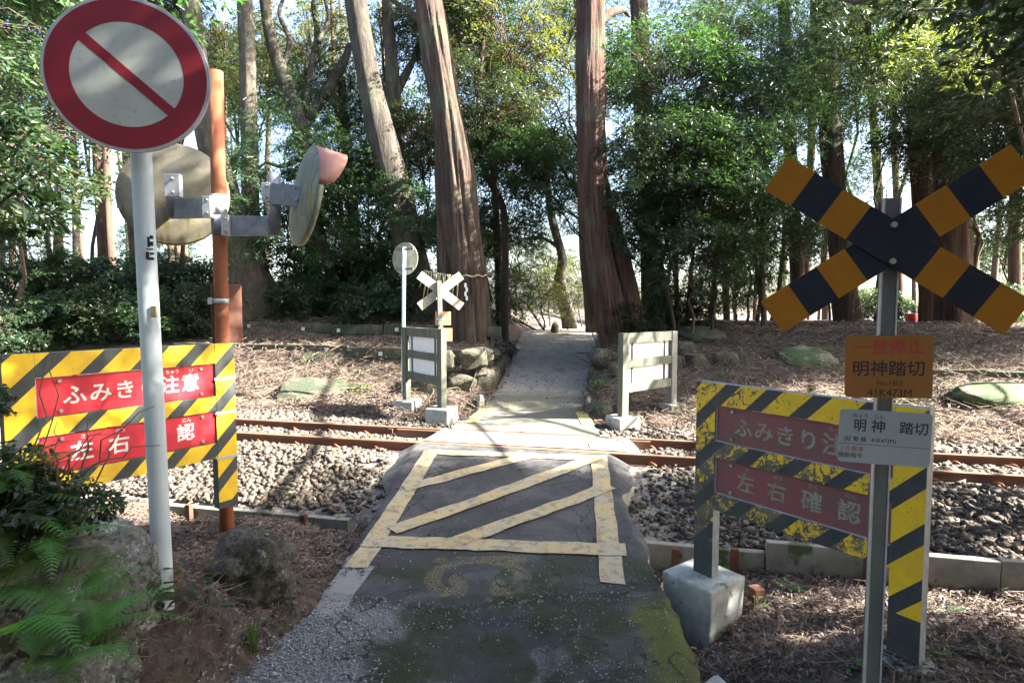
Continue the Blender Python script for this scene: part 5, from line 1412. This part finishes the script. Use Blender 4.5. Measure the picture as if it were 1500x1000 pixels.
def crown_mesh(name, seed, rx, rz, nsp, lps, ln, wd, spr=.42, droop=.25, gap=.0, mat='leaf_dark', shell=.35, axis_twigs=True, six=False, flat=.25):
    r = np.random.default_rng(seed)
    # spray centres
    C = []
    while len(C) < nsp:
        q = r.uniform(-1, 1, 3); L = np.linalg.norm(q)
        if L > 1: continue
        if r.random() > shell + (1 - shell) * L: continue
        nz = mn.noise(Vector((q[0] * 1.9 + seed, q[1] * 1.9, q[2] * 2.2))) 
        if nz < gap - r.random() * .15: continue
        C.append(q)
    C = np.array(C) * [rx, rx, rz]
    out = C.copy(); out[:, 2] *= .3; out /= (np.linalg.norm(out, axis=1)[:, None] + 1e-6)
    az = np.arctan2(out[:, 1], out[:, 0]) + r.normal(0, .8, nsp)
    D = np.stack([np.cos(az), np.sin(az), -droop + r.normal(0, .25, nsp)], 1); D /= np.linalg.norm(D, axis=1)[:, None]
    Sd = np.cross(D, [0, 0, 1.0]); Sd /= np.linalg.norm(Sd, axis=1)[:, None]
    roll = r.normal(0, .35, nsp)[:, None]; N = np.cross(Sd, D); N = N * np.cos(roll) + Sd * np.sin(roll); Sd = np.cross(D, N)
    L = spr * r.uniform(.6, 1.4, nsp)
    k = np.repeat(np.arange(nsp), lps); n = len(k)
    t = r.random(n); side = r.choice([-1, 1], n); lat = r.random(n) ** .8 * (1 - t * .65) * .55
    base = C[k] + D[k] * (t * L[k])[:, None] + Sd[k] * (side * lat * L[k])[:, None] + N[k] * (r.normal(0, flat * .25, n) * L[k])[:, None] - np.array([0, 0, 1]) * ((t ** 2) * droop * L[k] * .8)[:, None]
    d = D[k] * r.uniform(.2, 1.0, n)[:, None] + Sd[k] * (side * r.uniform(.3, 1.0, n))[:, None] + r.normal(0, .30, (n, 3)); d[:, 2] -= droop * .5; d /= np.linalg.norm(d, axis=1)[:, None]
    up = N[k] + r.normal(0, .45, (n, 3)); s = np.cross(d, up); s /= (np.linalg.norm(s, axis=1)[:, None] + 1e-6); nn = np.cross(s, d)
    lns = (ln * r.uniform(.6, 1.25, n))[:, None]; wds = (wd * r.uniform(.7, 1.2, n))[:, None]
    P, Fc = leaf_quads(base, d, s, nn, lns, wds, wds * r.uniform(.05, .3, (n, 1)), six)
    nl = len(Fc)
    # twigs
    tv = []; tf = []; kk = len(P)
    if axis_twigs:
        for i in range(0, nsp, 2):
            a = Vector(C[i]) * .35 + Vector((0, 0, -rz * .25)); b = Vector(C[i]); e = b + Vector(D[i]) * float(L[i]) * .9
            ax = [a, a.lerp(b, .55) + Vector((0, 0, .08 * rx)), b, e]; rads = [.008, .006, .004, .0015]
            if (b - a).length > 1.6: ax[0] = a.lerp(b, .45)
            dirn = (b - a).normalized(); s1 = dirn.cross(Vector((0.3, 0.1, 1))).normalized(); s2 = dirn.cross(s1)
            for p, q in zip(ax, rads):
                for th in (0, 2.094, 4.189): tv.append(tuple(p + (s1 * cos(th) + s2 * sin(th)) * q * 1.25))
            for z in range(3):
                for j in range(3):
                    A = kk + z * 3 + j; B = kk + z * 3 + (j + 1) % 3; tf += [(A, B, B + 3), (A, B + 3, A + 3)]
            kk += 12
        P = np.concatenate([P, np.array(tv)]); Fc = np.concatenate([Fc, np.array(tf)])
    mi = np.zeros(len(Fc), np.int32); mi[nl:] = 1
    o = npmesh(name, P, Fc, [M[mat], M['bark_dark']], mi=mi)
    me = o.data; bpy.data.objects.remove(o); return me
CR = {
 'dense_dark': [crown_mesh('crown', 201 + i, 1.5, 1.25, 360, 44, .10, .036, mat='leaf_dark', gap=.02) for i in range(2)],
 'dense_mid': [crown_mesh('crown', 211 + i, 1.45, 1.2, 310, 42, .09, .033, mat='leaf_mid', gap=.05) for i in range(2)],
 'light': [crown_mesh('crown', 221 + i, 1.6, 1.3, 190, 36, .09, .034, mat='leaf_light', gap=.08, droop=.15) for i in range(2)],
 'feather': [crown_mesh('crown', 231 + i, 1.5, 1.7, 230, 60, .13, .016, spr=.6, droop=.45, mat='leaf_mid', gap=.03, flat=.15, axis_twigs=False) for i in range(1)],
 'bush': [crown_mesh('crown', 241 + i, 1.0, .75, 300, 40, .085, .036, spr=.3, droop=.2, mat='leaf_dark', gap=-.2, shell=.6) for i in range(2)],
}
def crown_thing(px, py, d, kind, sc=1.0, label='', name='evergreen_tree', group='evergreens of the wood beyond the track', szz=1.0, stem=True, cat='tree', world=None, base=None):
    c = Pd(px, py, d) if world is None else Vector(world)
    x, y = c.x + rnd.uniform(-.3, .3), c.y + rnd.uniform(.0, .4)
    if base: x, y = base
    elif world is not None and y > -.5 and abs(x) < y + 1.4: x, y = x * .8, -2.6
    if world is None and base is None and 695 < px < 865 and d < 24: x, y = (-2.4 if px < 780 else 3.9), d + .8
    if kind == 'bush': c.z = gz(x, y) + .5 * sc
    z = gz(x, y)
    t = empty(name, (x, y, z), label=label, cat=cat, group=group); o_ = Vector(t.location)
    me = CR[kind][rnd.randrange(len(CR[kind]))]
    o = bpy.data.objects.new('crown', me); COL.objects.link(o); o.parent = t; o.location = c - o_
    o.rotation_euler = (rnd.uniform(-.25, .25), rnd.uniform(-.25, .25), rnd.uniform(0, 6.28)); o.scale = (sc, sc, sc * szz)
    if stem and c.z - z > .4:
        pts = limb_pts((0, 0, -.3), c - o_, .12, 7, rnd.randrange(999)); r0 = .03 + .006 * (c.z - z)
        tm = MB().tube(pts, [r0 * (1 - .7 * i / 7) for i in range(8)], 8)
        for q in range(5 if world is None else 0):
            aa = rnd.uniform(0, 6.28); e_ = c - o_ + Vector((cos(aa) * 1.15 * sc, sin(aa) * 1.15 * sc, rnd.uniform(-.5, .8) * sc * szz))
            tm.tube(limb_pts(pts[rnd.randrange(4, 7)], e_, .2, 5, rnd.randrange(999)), [r0 * .42, r0 * .36, r0 * .3, r0 * .22, r0 * .14, r0 * .06], 5)
        tm.build('trunk', M['bark_grey' if rnd.random() < .5 else 'bark_dark'], t)
    return t
KL = {'dense_dark': 'dark glossy evergreen', 'dense_mid': 'mid green leafy evergreen', 'light': 'sunlit yellow green tree', 'feather': 'feathery drooping conifer', 'bush': 'dark low bush'}
LAY = [
 # right hand mass
 (985, 110, 14.8, 'dense_dark', 1.1, 'right of the twin stemmed cedar, upper part'), (1050, 60, 18, 'light', 1.2, 'high right of centre against the sky'), (1110, 150, 17, 'dense_dark', 1.1, 'left of the slim trunk by the crossbuck'),
 (975, 235, 13.9, 'dense_dark', 1.05, 'against the twin stemmed cedar, middle height'), (1045, 260, 14.2, 'dense_dark', 1.15, 'in the middle of the thicket right of centre'), (1110, 320, 16.2, 'dense_dark', 1.0, 'behind the thin bare sapling'),
 (945, 330, 14.6, 'dense_dark', .85, 'hanging in front of the twin stemmed cedar'), (1010, 360, 13.9, 'dense_mid', .95, 'low in the thicket behind the lone far barrier'), (1075, 400, 16.5, 'dense_dark', .8, 'low above the right bank'),
 (925, 420, 14.3, 'bush', .8, 'at the foot of the twin stemmed cedar'), (1000, 430, 15.3, 'bush', .9, 'on the right bank behind the saplings'), (1150, 80, 19, 'light', 1.2, 'behind the slim trunk, high up'),
 (1190, 220, 19, 'feather', 1.1, 'behind the left arm of the crossbuck'), (1260, 90, 19.5, 'light', 1.2, 'high between the two right cedars'), (1290, 220, 19, 'feather', 1.0, 'above the crossbuck centre'),
 (1330, 40, 20, 'light', 1.3, 'at the top right behind the cedars'), (1430, 60, 17, 'dense_mid', 1.1, 'at the top right corner'), (1440, 200, 20, 'feather', .9, 'right of the thickest cedar, thin against the sky'),
 (1210, 350, 20, 'dense_dark', .8, 'low left of the crossbuck'), (1290, 410, 19, 'bush', .9, 'low behind the crossbuck post'), (1440, 420, 19, 'bush', 1.1, 'low at the far right'), (1480, 330, 21, 'dense_dark', .9, 'at the right edge, middle height'),
 # centre over the path
 (755, 60, 17, 'light', 1.2, 'over the path at the top centre'), (710, 150, 16.5, 'dense_mid', 1.05, 'right of the roped cedar, upper part'), (790, 160, 17.5, 'light', 1.1, 'over the path above the opening'),
 (820, 60, 18.5, 'light', 1.2, 'left of the twin stemmed cedar at the top'), (745, 235, 17, 'dense_dark', .9, 'right of the roped cedar, middle height'), (810, 270, 17.5, 'dense_dark', .9, 'hanging low over the path'),
 (740, 330, 19, 'dense_dark', .85, 'left side of the opening over the path'), (722, 430, 20, 'dense_mid', .9, 'at the left foot of the path crest'), (770, 440, 26, 'light', 1.0, 'bright beyond the crest of the path'), (848, 400, 30, 'light', 1.3, 'bright beyond the crest on the right'),
 (790, 420, 24, 'light', .9, 'low and sunlit just beyond the crest'), (742, 390, 25, 'light', 1.1, 'sunlit left of the gap beyond the crest'), (835, 440, 25, 'light', .8, 'low bright greenery beyond the crest at the right'), (760, 350, 28, 'light', 1.2, 'higher in the gap beyond the crest'), (862, 300, 27, 'dense_mid', 1.1, 'behind the left edge of the twin stemmed cedar'),
 (800, 380, 33, 'light', 1.3, 'pale with distance beyond the crest'), (560, 60, 20, 'light', 1.3, 'behind the pale forking tree'), (655, 60, 19, 'dense_mid', 1.1, 'at the top behind the roped cedar'),
 # left centre
 (620, 200, 17.5, 'dense_mid', 1.0, 'between the two leaning trunks'), (540, 280, 16.5, 'dense_dark', 1.0, 'in front of the leaning grey tree'), (600, 320, 15.5, 'dense_dark', .85, 'behind the far round sign'), (490, 250, 17, 'dense_dark', 1.0, 'behind the right mirror'),
 (520, 370, 16.5, 'dense_dark', .95, 'low left of the far round sign'), (600, 400, 15.6, 'bush', 1.0, 'at the foot of the leaning grey tree'), (470, 390, 16.6, 'bush', 1.0, 'beside the slim leaning trunk'), (540, 425, 15.5, 'bush', .9, 'along the top of the left bank near the far signs'),
 (420, 330, 17.5, 'dense_dark', .9, 'behind the forked tree'), (450, 60, 19.5, 'light', 1.2, 'around the gnarled boughs'), (380, 130, 19.5, 'light', 1.0, 'left of the gnarled tree'), (500, 150, 19, 'dense_mid', 1.0, 'between the gnarled tree and the leaning grey tree'),
 # left
 (330, 60, 20, 'light', 1.2, 'behind the top of the mirror pole'), (250, 40, 20, 'dense_mid', 1.1, 'above the prohibition sign'), (50, 60, 18, 'light', 1.2, 'at the top left corner'), (120, 120, 20, 'light', 1.1, 'behind the prohibition sign, left side'),
 (20, 170, 16, 'dense_mid', .9, 'at the left edge, upper part'), (10, 310, 16.5, 'dense_dark', .8, 'at the left edge, middle height'), (240, 395, 17, 'dense_dark', .55, 'behind the white sign pole'), (340, 250, 19, 'dense_mid', .7, 'between the mirror pole and the forked tree'),
 (20, 400, 15.2, 'bush', 1.2, 'at the left end of the bank top'), (90, 410, 16, 'bush', 1.1, 'second from the left on the bank top'), (165, 415, 15.8, 'bush', 1.05, 'third from the left on the bank top'), (240, 420, 15.6, 'bush', 1.0, 'on the bank top just behind the white pole'),
 (10, 380, 17.5, 'bush', 1.5, 'farther back at the left edge of the bank'), (115, 380, 17.8, 'bush', 1.4, 'farther back below the gap of sky at the left'), (205, 380, 17.4, 'bush', 1.4, 'farther back just left of the white pole'), (290, 380, 17.6, 'bush', 1.3, 'farther back behind the mirror pole'), (455, 380, 18, 'bush', 1.4, 'farther back right of the forked tree'), (550, 380, 17.5, 'bush', 1.4, 'farther back behind the leaning grey tree'),
 (310, 420, 15.8, 'bush', .95, 'on the bank top left of the mirror pole'), (440, 425, 16, 'bush', .8, 'on the bank top right of the forked tree'), (60, 385, 17.5, 'dense_dark', .6, 'in the gap at the far left'),
]
for (px, py, d, kd, sc, where) in LAY:
    if kd == 'bush': crown_thing(px, py, d, kd, sc, KL[kd] + ' ' + where, 'bush', 'low bushes along the bank tops', cat='bush')
    else: crown_thing(px, py, d, kd, sc, KL[kd] + ' ' + where)
# crowns of the tall trees, mostly above the picture
KTOP = ['feather', 'dense_mid', 'dense_dark', 'light']
for ti, (t, out, ro, d) in enumerate(TREES):
    if len(out) < 8 or out[-1].z < 5: continue
    tp = out[-1]; nC = 3 if ti < 4 else 2
    for k in range(nC):
        me = CR['feather' if ti % 2 == 0 else 'dense_mid'][0]
        o = bpy.data.objects.new('crown', me); COL.objects.link(o); o.parent = t
        o.location = tp - Vector(t.location) + Vector((rnd.uniform(-1.2, 1.2), rnd.uniform(-1, 1), -rnd.uniform(-.8, 1.8) + k * 1.2)); o.rotation_euler = (0, 0, rnd.uniform(0, 6)); o.scale = (1.1, 1.1, 1.0)
# deeper wood: rows of small crowns that close the view between the trunks
for i in range(26):
    px = -60 + 1620 * ((i * .618034) % 1.0); d = rnd.uniform(23, 40); py = rnd.uniform(20, 420)
    if 740 < px < 860 and py > 250: continue
    if (95 < px < 200 and 200 < py < 380) or (1410 < px and 110 < py < 260): continue
    kd = rnd.choice(['dense_mid', 'dense_dark', 'light', 'feather', 'dense_dark'])
    crown_thing(px, py, d, kd, rnd.uniform(1.1, 1.7), 'background evergreen deep in the wood, hazy green and unlike none of its neighbours'.replace(', hazy green and unlike none of its neighbours', ' seen only as patches of leaves'), 'background_tree', 'background trees deep in the wood', stem=False)
# unseen crowns right, overhead and behind the camera, added to shade the crossing
SH = []
for (x, v_, z, kd, sc) in [(3.6, 3.3, 3.9, 'dense_mid', .9), (4.8, 4.6, 4.4, 'dense_dark', 1.0), (6.0, 5.0, 5.2, 'dense_mid', 1.05), (7.4, 5.4, 6.2, 'dense_dark', 1.1), (9.0, 5.6, 7.4, 'dense_mid', 1.15), (10.6, 5.5, 8.6, 'dense_dark', 1.3),
      (4.6, 2.4, 4.6, 'dense_mid', 1.1), (6.6, 3.0, 5.8, 'dense_dark', 1.2), (8.6, 3.0, 7.2, 'dense_mid', 1.3), (11, 3.4, 8.6, 'dense_dark', 1.5), (5.6, .6, 5.2, 'dense_dark', 1.3), (8.4, .8, 6.8, 'dense_dark', 1.5), (12.5, 4.6, 9.8, 'dense_dark', 1.5),
      (9.0, 4.0, 4.6, 'dense_dark', 1.2), (7.0, 1.8, 3.4, 'dense_dark', 1.0), (11.5, 1.0, 5.5, 'dense_dark', 1.6), (3.0, .2, 5.2, 'dense_mid', 1.3),  (-6.8, 5.2, 6.0, 'dense_mid', 1.3),
      (-8.5, 3.0, 3.6, 'dense_dark', 1.5),  (0.5, -5, 3.4, 'dense_mid', 1.7), (4, -4, 3.6, 'dense_dark', 1.6), (7.5, -3, 4, 'dense_dark', 1.7), (-6.5, -3, 5.4, 'dense_mid', 1.8), (2.4, -3.4, 7, 'dense_dark', 1.9), (-2, -6, 7, 'dense_dark', 2.0), (6, -7, 7, 'dense_dark', 2.1),
      (3.8, .6, 8.8, 'dense_dark', 1.9),
      (-7.4, 7.2, 8.0, 'dense_dark', 1.7), (-10.5, 9.0, 5.6, 'dense_mid', 1.7), (-9.0, -1.0, 6.5, 'dense_dark', 2.1),  (-10, -4, 3.6, 'dense_dark', 2.0), (-5, -8, 4, 'dense_dark', 2.2), (0, -9, 5, 'dense_dark', 2.2),
      (10.5, -5.5, 5, 'dense_dark', 2.2), (13.5, -1.5, 5, 'dense_dark', 2.1), (2.5, -9, 10, 'dense_dark', 2.2), (9, 1, 10.5, 'dense_dark', 2.0), (6.5, 3.6, 9.6, 'dense_dark', 1.6), (8.2, 7.1, 3.4, 'light', .5), (8.4, 7.2, 5.0, 'light', .5), (8.0, 7.15, 6.6, 'light', .55), (10.5, 7.4, 8.6, 'light', .55), (9.4, 7.0, 4.4, 'light', .6), (11.5, 7.2, 7.2, 'light', .6), (7.4, 6.7, 4.2, 'dense_mid', .5), (7.8, 6.8, 5.8, 'dense_mid', .5), (9.8, 6.9, 6.2, 'dense_mid', .55), (11.6, 7.1, 8.8, 'dense_mid', .6), (7.0, 6.5, 2.9, 'dense_mid', .45), (10.2, 6.9, 5.0, 'dense_mid', .5)]:
    SH.append((x, (v_ - .222 * x) / .975, z, kd, sc))
for i, (x, y, z, kd, sc) in enumerate(SH):
    crown_thing(0, 0, 0, kd, sc, 'unseen evergreen added to shade the near side of the track', 'shade_tree', 'evergreens added to shade the near side', world=(x, y, z))
# crowns added on the far side at right to throw dapples on the banks
for i, (x, y, z, kd, sc) in enumerate([(9.5, 11.4, 6.2, 'dense_mid', 1.0), (11.5, 13.5, 6.4, 'dense_dark', 1.2), (13.5, 10.8, 8.6, 'dense_dark', 1.2), (14.5, 14, 9, 'dense_mid', 1.3), (8.5, 13.5, 8.5, 'feather', 1.2), (16, 12, 7.0, 'dense_dark', 1.3), (12.5, 16.5, 7, 'dense_dark', 1.3), (17, 16, 9, 'dense_dark', 1.5), (11, 19, 9, 'dense_mid', 1.4), (6.5, 15, 9.5, 'feather', 1.1), (10.5, 11.9, 4.4, 'dense_dark', .9), (12.2, 12.4, 7.6, 'dense_mid', 1.0), (14.5, 12.6, 5.4, 'dense_dark', 1.2), (16.5, 11.6, 10, 'dense_dark', 1.3), (12, 14.6, 10.5, 'dense_dark', 1.3), (15.5, 15.5, 6, 'dense_dark', 1.4), (18, 13.5, 8, 'dense_dark', 1.5)]):
    crown_thing(0, 0, 0, kd, sc, 'evergreen added at the right, mostly out of view, to shade the far bank', 'shade_tree', 'evergreens added to shade the far bank', world=(x, y, z))

# a leafy spray of a near tree at the upper left edge and at the upper right corner
CR['near_l'] = [crown_mesh('crown', 301, .62, .75, 60, 40, .13, .045, spr=.34, mat='leaf_dark', six=True, gap=-.1)]
CR['near_r'] = [crown_mesh('crown', 305, 1.1, .8, 90, 30, .14, .022, spr=.30, droop=-.1, mat='leaf_light', six=True, gap=-.05)]
crown_thing(-60, 240, 5.5, 'near_l', 1.0, 'dark glossy spray of leaves reaching in at the upper left edge', 'evergreen_tree', 'near leafy branches at the edges', base=(-6.6, 5.2))
crown_thing(1450, 60, 9.3, 'near_r', 1.0, 'bright narrow leaved branch hanging in at the top right corner', 'evergreen_tree', 'near leafy branches at the edges', world=Pd(1450, 60, 9.3), base=(11.6, 10.4))

# ------------------------------------------------------------------ ferns
def fern_mesh(L, seed, arch=.35, npin=26, wmax=.16):
    r = random.Random(seed); vs = []; fs = []
    def pt(t): return Vector((t * L, 0, arch * L * (t - 1.35 * t * t)))
    def tang(t): return (pt(t + .01) - pt(t - .01)).normalized()
    # stalk
    m = MB(); m.tube([pt(i / 12) for i in range(13)], [.0035 * (1 - .8 * i / 12) for i in range(13)], 5)
    V = list(m.v); Fc = [tuple(f) for f in m.f if len(f) == 4]
    V2 = []; F2 = []
    for i in range(npin):
        t = .16 + .84 * i / npin; w_ = wmax * L * 1.6 * (sin(pi * min(1, (t - .08) ** .75)) ** .7) * (1.12 - t) + .01
        for sd in (-1, 1):
            o = pt(t); tg = tang(t); side = Vector((0, sd, 0)); d = (side * .93 + tg * .36 + Vector((0, 0, -.16 + r.uniform(-.08, .08)))).normalized()
            up = tg.cross(d) * sd; up = up.normalized() if up.length > 0 else Vector((0, 0, 1))
            npn = 11; pl = w_ / npn
            for j in range(npn):
                f = j / npn; b = o + d * (w_ * f) + Vector((0, 0, -.10 * w_ * f * f)); hw = .19 * w_ * (1 - f) ** .8 + .002
                for s2 in (-1, 1):
                    e = (tg * s2)
                    k = len(V2)
                    V2 += [tuple(b), tuple(b + d * pl * .55 + e * hw * .8), tuple(b + d * pl * .9 + e * hw), tuple(b + d * pl * 1.02)]
                    F2 += [(k, k + 1, k + 2, k + 3)] if s2 * sd > 0 else [(k, k + 3, k + 2, k + 1)]
    k = len(V); V += V2; Fc += [tuple(i + k for i in f) for f in F2]
    return V, Fc
FM = []
for i, (L, ar) in enumerate(((.55, .5), (.62, .35), (.48, .7))):
    V, Fc = fern_mesh(L, 400 + i, ar, 23)
    o = npmesh('frond', V, np.array(Fc), M['fern']); FM.append((o.data, L)); bpy.data.objects.remove(o)
fern_list = [ # clump base px,py,d ; fronds as (azimuth deg, elevation deg, scale)
 ((40, 985, 1.95), [(-8, 28, 1.0), (18, 35, .95), (-35, 20, .8), (50, 45, .8), (95, 50, .7)], 'lowest bright green fern at the bottom left corner'),
 ((-30, 880, 2.1), [(-5, 25, 1.1), (-25, 12, 1.0), (25, 35, .9), (-50, 20, .8)], 'bright fern arching in from the left edge'),
 ((-20, 780, 2.25), [(5, 25, 1.0), (-15, 15, .9), (35, 30, .8), (-40, 5, .7)], 'bluish green fern above the lichen rock at the left edge'),
 ((60, 800, 2.2), [(-5, 18, .75), (-40, 10, .7), (20, 30, .6), (60, 40, .5)], 'small drooping fern on the face of the lichen rock'),
 ((95, 975, 1.9), [(5, 30, .9), (-25, 25, .75), (30, 42, .8), (60, 55, .6)], 'fern spreading towards the foot of the white pole'),
 ((5, 700, 2.3), [(0, 20, .7), (-30, 10, .6), (35, 30, .6), (-55, 0, .5)], 'fern hanging below the shrub at the left edge'),
 ((110, 880, 2.05), [(-10, 15, .6), (25, 30, .55), (-45, 10, .55), (60, 40, .5)], 'small fern tucked in a cleft of the lower lichen rock'),
 ((15, 940, 1.75), [(0, 32, .8), (-30, 25, .9), (28, 40, .7)], 'nearest fern in the very corner'),
]
for (bp, fr, lb) in fern_list:
    b = Pd(*bp); t = empty('fern', b, label=lb, cat='fern', group='ferns on the lichen rocks')
    for (az, el_, sc) in fr:
        me, L = FM[rnd.randrange(3)]; o = bpy.data.objects.new('frond', me); COL.objects.link(o); o.parent = t
        o.rotation_euler = (rnd.uniform(-.25, .25), -R_(el_), R_(az) + rnd.uniform(-.1, .1)); o.scale = (sc,) * 3

# ------------------------------------------------------------------ shrub on the rock at the left
CR['shrub'] = [crown_mesh('foliage', 320, .34, .27, 70, 22, .070, .036, spr=.13, mat='leaf_mid', six=True, gap=-.2, droop=.3)]
CR['shrub2'] = [crown_mesh('foliage', 322, .22, .18, 40, 22, .055, .026, spr=.11, mat='leaf_mid', six=True, gap=-.2, droop=.4)]
t = empty('shrub', Pd(70, 700, 2.35), label='broad leaved shrub with bare twigs growing on the rock at the left edge', cat='shrub'); o_ = Vector(t.location)
for k, (px, py, d, s, kd) in enumerate(((-50, 640, 2.5, .8, 'shrub2'), (75, 705, 2.35, .42, 'shrub'), (150, 705, 2.3, .42, 'shrub2'), (15, 720, 2.2, .6, 'shrub'), (-8, 560, 2.6, .45, 'shrub2'), (50, 650, 2.4, .5, 'shrub2'))):
    o = bpy.data.objects.new('foliage', CR[kd][0]); COL.objects.link(o); o.parent = t; o.location = Pd(px - 22, py + 28, d) - o_; o.rotation_euler = (rnd.uniform(-.3, .3), rnd.uniform(-.3, .3), rnd.uniform(0, 6)); o.scale = (s, s, s)
for k in range(16):
    a = Pd(rnd.uniform(20, 140), rnd.uniform(690, 780), 2.3) - o_; b = Pd(rnd.uniform(60, 300), rnd.uniform(520, 700), 2.25) - o_
    if k > 3: b = a + (b - a) * .55
    MB().tube(limb_pts(a, b, .25, 6, k), [.0045 - .0005 * j for j in range(7)], 5).build('twig', M['twig'], t)
# dead leaf clumps
# ------------------------------------------------------------------ small plants near the poles
def ground_hit(px, py, d0):
    r_ = ray(px, py); t = 1.5
    while t < 16:
        q = Vector((0, 0, CZ)) + r_ * t
        if q.z < gz(q.x, q.y): return q
        t += .02
    return Pd(px, py, d0)
def seedling(px, py, d, n, ln, label, mat='leaf_fresh', h=.10, spread=.10, name='seedling', group='small green seedlings'):
    b = ground_hit(px, py, d); z = b.z; r = np.random.default_rng(int(px * 7 + py)); ln *= 1.25; n = int(n * 1.4)
    if px < 0: z = b.z
    c0 = np.zeros((n, 3)); a = r.random(n) * 2 * pi; rad_ = spread * r.random(n) ** .5
    c0[:, 0] = np.cos(a) * rad_ * .6; c0[:, 1] = np.sin(a) * rad_ * .6; c0[:, 2] = h * r.uniform(.4, 1, n)
    d_ = np.stack([np.cos(a), np.sin(a), r.uniform(-.2, .5, n)], 1); d_ /= np.linalg.norm(d_, axis=1)[:, None]
    s = np.cross(d_, [0, 0, 1.0]); s /= np.linalg.norm(s, axis=1)[:, None]; nn = np.cross(s, d_)
    l_ = (ln * r.uniform(.6, 1.2, n))[:, None]; w_ = l_ * .5
    P, Fc = leaf_quads(c0, d_, s, nn, l_, w_, w_ * .2, True)
    t = empty(name, (b.x, b.y, z), label=label, cat='seedling' if name == 'seedling' else 'plant', group=group)
    npmesh('leaves', P, Fc, M[mat], t)
    m = MB()
    for i in range(min(n, 9)): m.tube([(0, 0, -.03), tuple(c0[i])], .0022, 4)
    m.build('stem', M['twig'], t); return t
seedling(275, 885, 3.4, 26, .075, 'glossy dark leaved plant right behind the foot of the white pole', 'leaf_mid', .26, .22)
seedling(305, 905, 3.3, 16, .055, 'low dark leaved plant between the white pole and the boulder', 'leaf_mid', .14, .16)
seedling(215, 900, 3.1, 10, .08, 'low leafy plant just left of the white pole foot', 'leaf_mid', .10, .10)
seedling(405, 890, 3.7, 10, .04, 'pair of small leaves right of the boulder by the gravel', 'leaf_fresh', .09, .08)
seedling(418, 880, 3.8, 9, .035, 'tiny bright seedling at the edge of the gravel', 'leaf_fresh', .09, .06)
seedling(430, 728, 6.9, 16, .05, 'yellow green weed in the ballast left of the ramp', 'leaf_fresh', .06, .16)
seedling(932, 748, 6.2, 12, .04, 'green weed in the ballast right of the ramp', 'leaf_fresh', .05, .12)
seedling(935, 805, 4.9, 10, .04, 'weed at the right shoulder of the ramp', 'leaf_fresh', .06, .08)
seedling(1155, 868, 4.6, 12, .05, 'green seedling on the litter under the worn barrier', 'leaf_fresh', .08, .12)
seedling(1105, 890, 4.3, 12, .05, 'seedling close to the concrete block of the barrier', 'leaf_fresh', .08, .12)
seedling(1395, 905, 3.7, 9, .045, 'pale lit seedling right of the near barrier post', 'leaf_fresh', .08, .08)
seedling(1385, 970, 3.3, 10, .04, 'seedling below the near barrier post at the lower right', 'leaf_fresh', .05, .08)
seedling(1245, 980, 3.2, 8, .04, 'seedling at the foot of the crossbuck post', 'leaf_fresh', .05, .07)
seedling(1450, 965, 3.3, 9, .035, 'seedling in the litter at the lower right corner', 'leaf_fresh', .05, .1)
seedling(1085, 865, 4.6, 12, .04, 'seedling to the right of the block, behind it', 'leaf_fresh', .06, .1)
seedling(745, 996, 3.1, 3, .05, 'single green leaf lying at the bottom of the ramp', 'leaf_fresh', .01, .03)
seedling(1060, 575, 11.0, 16, .1, 'tuft of green leaves beyond the lone far barrier', 'leaf_fresh', .2, .25)
seedling(880, 572, 11.6, 16, .12, 'bright leafy tuft at the right foot of the cutting', 'leaf_fresh', .22, .25)
seedling(530, 575, 11.3, 14, .12, 'green tuft on the left bank left of the far barrier', 'leaf_fresh', .15, .25)
# blade tuft beside the gravel
t = empty('blade_tuft', ground_hit(370, 955, 3.35), label='tuft of dark upright grass blades by the gravel below the boulder', cat='grass tuft'); m = MB()
for k in range(26):
    a = rnd.uniform(0, 6.28); h = rnd.uniform(.14, .27); l = rnd.uniform(.01, .12); b = Vector((rnd.uniform(-.03, .03), rnd.uniform(-.03, .03), 0))
    w_ = Vector((-sin(a), cos(a), 0)) * .0035; o1 = b + Vector((cos(a) * l * .4, sin(a) * l * .4, h * .55)); o2 = b + Vector((cos(a) * l, sin(a) * l, h))
    m.add([b - w_, b + w_, o1 + w_, o1 - w_, o2], [(0, 1, 2, 3), (3, 2, 4)])
m.build('blades', M['leaf_fresh'], t)
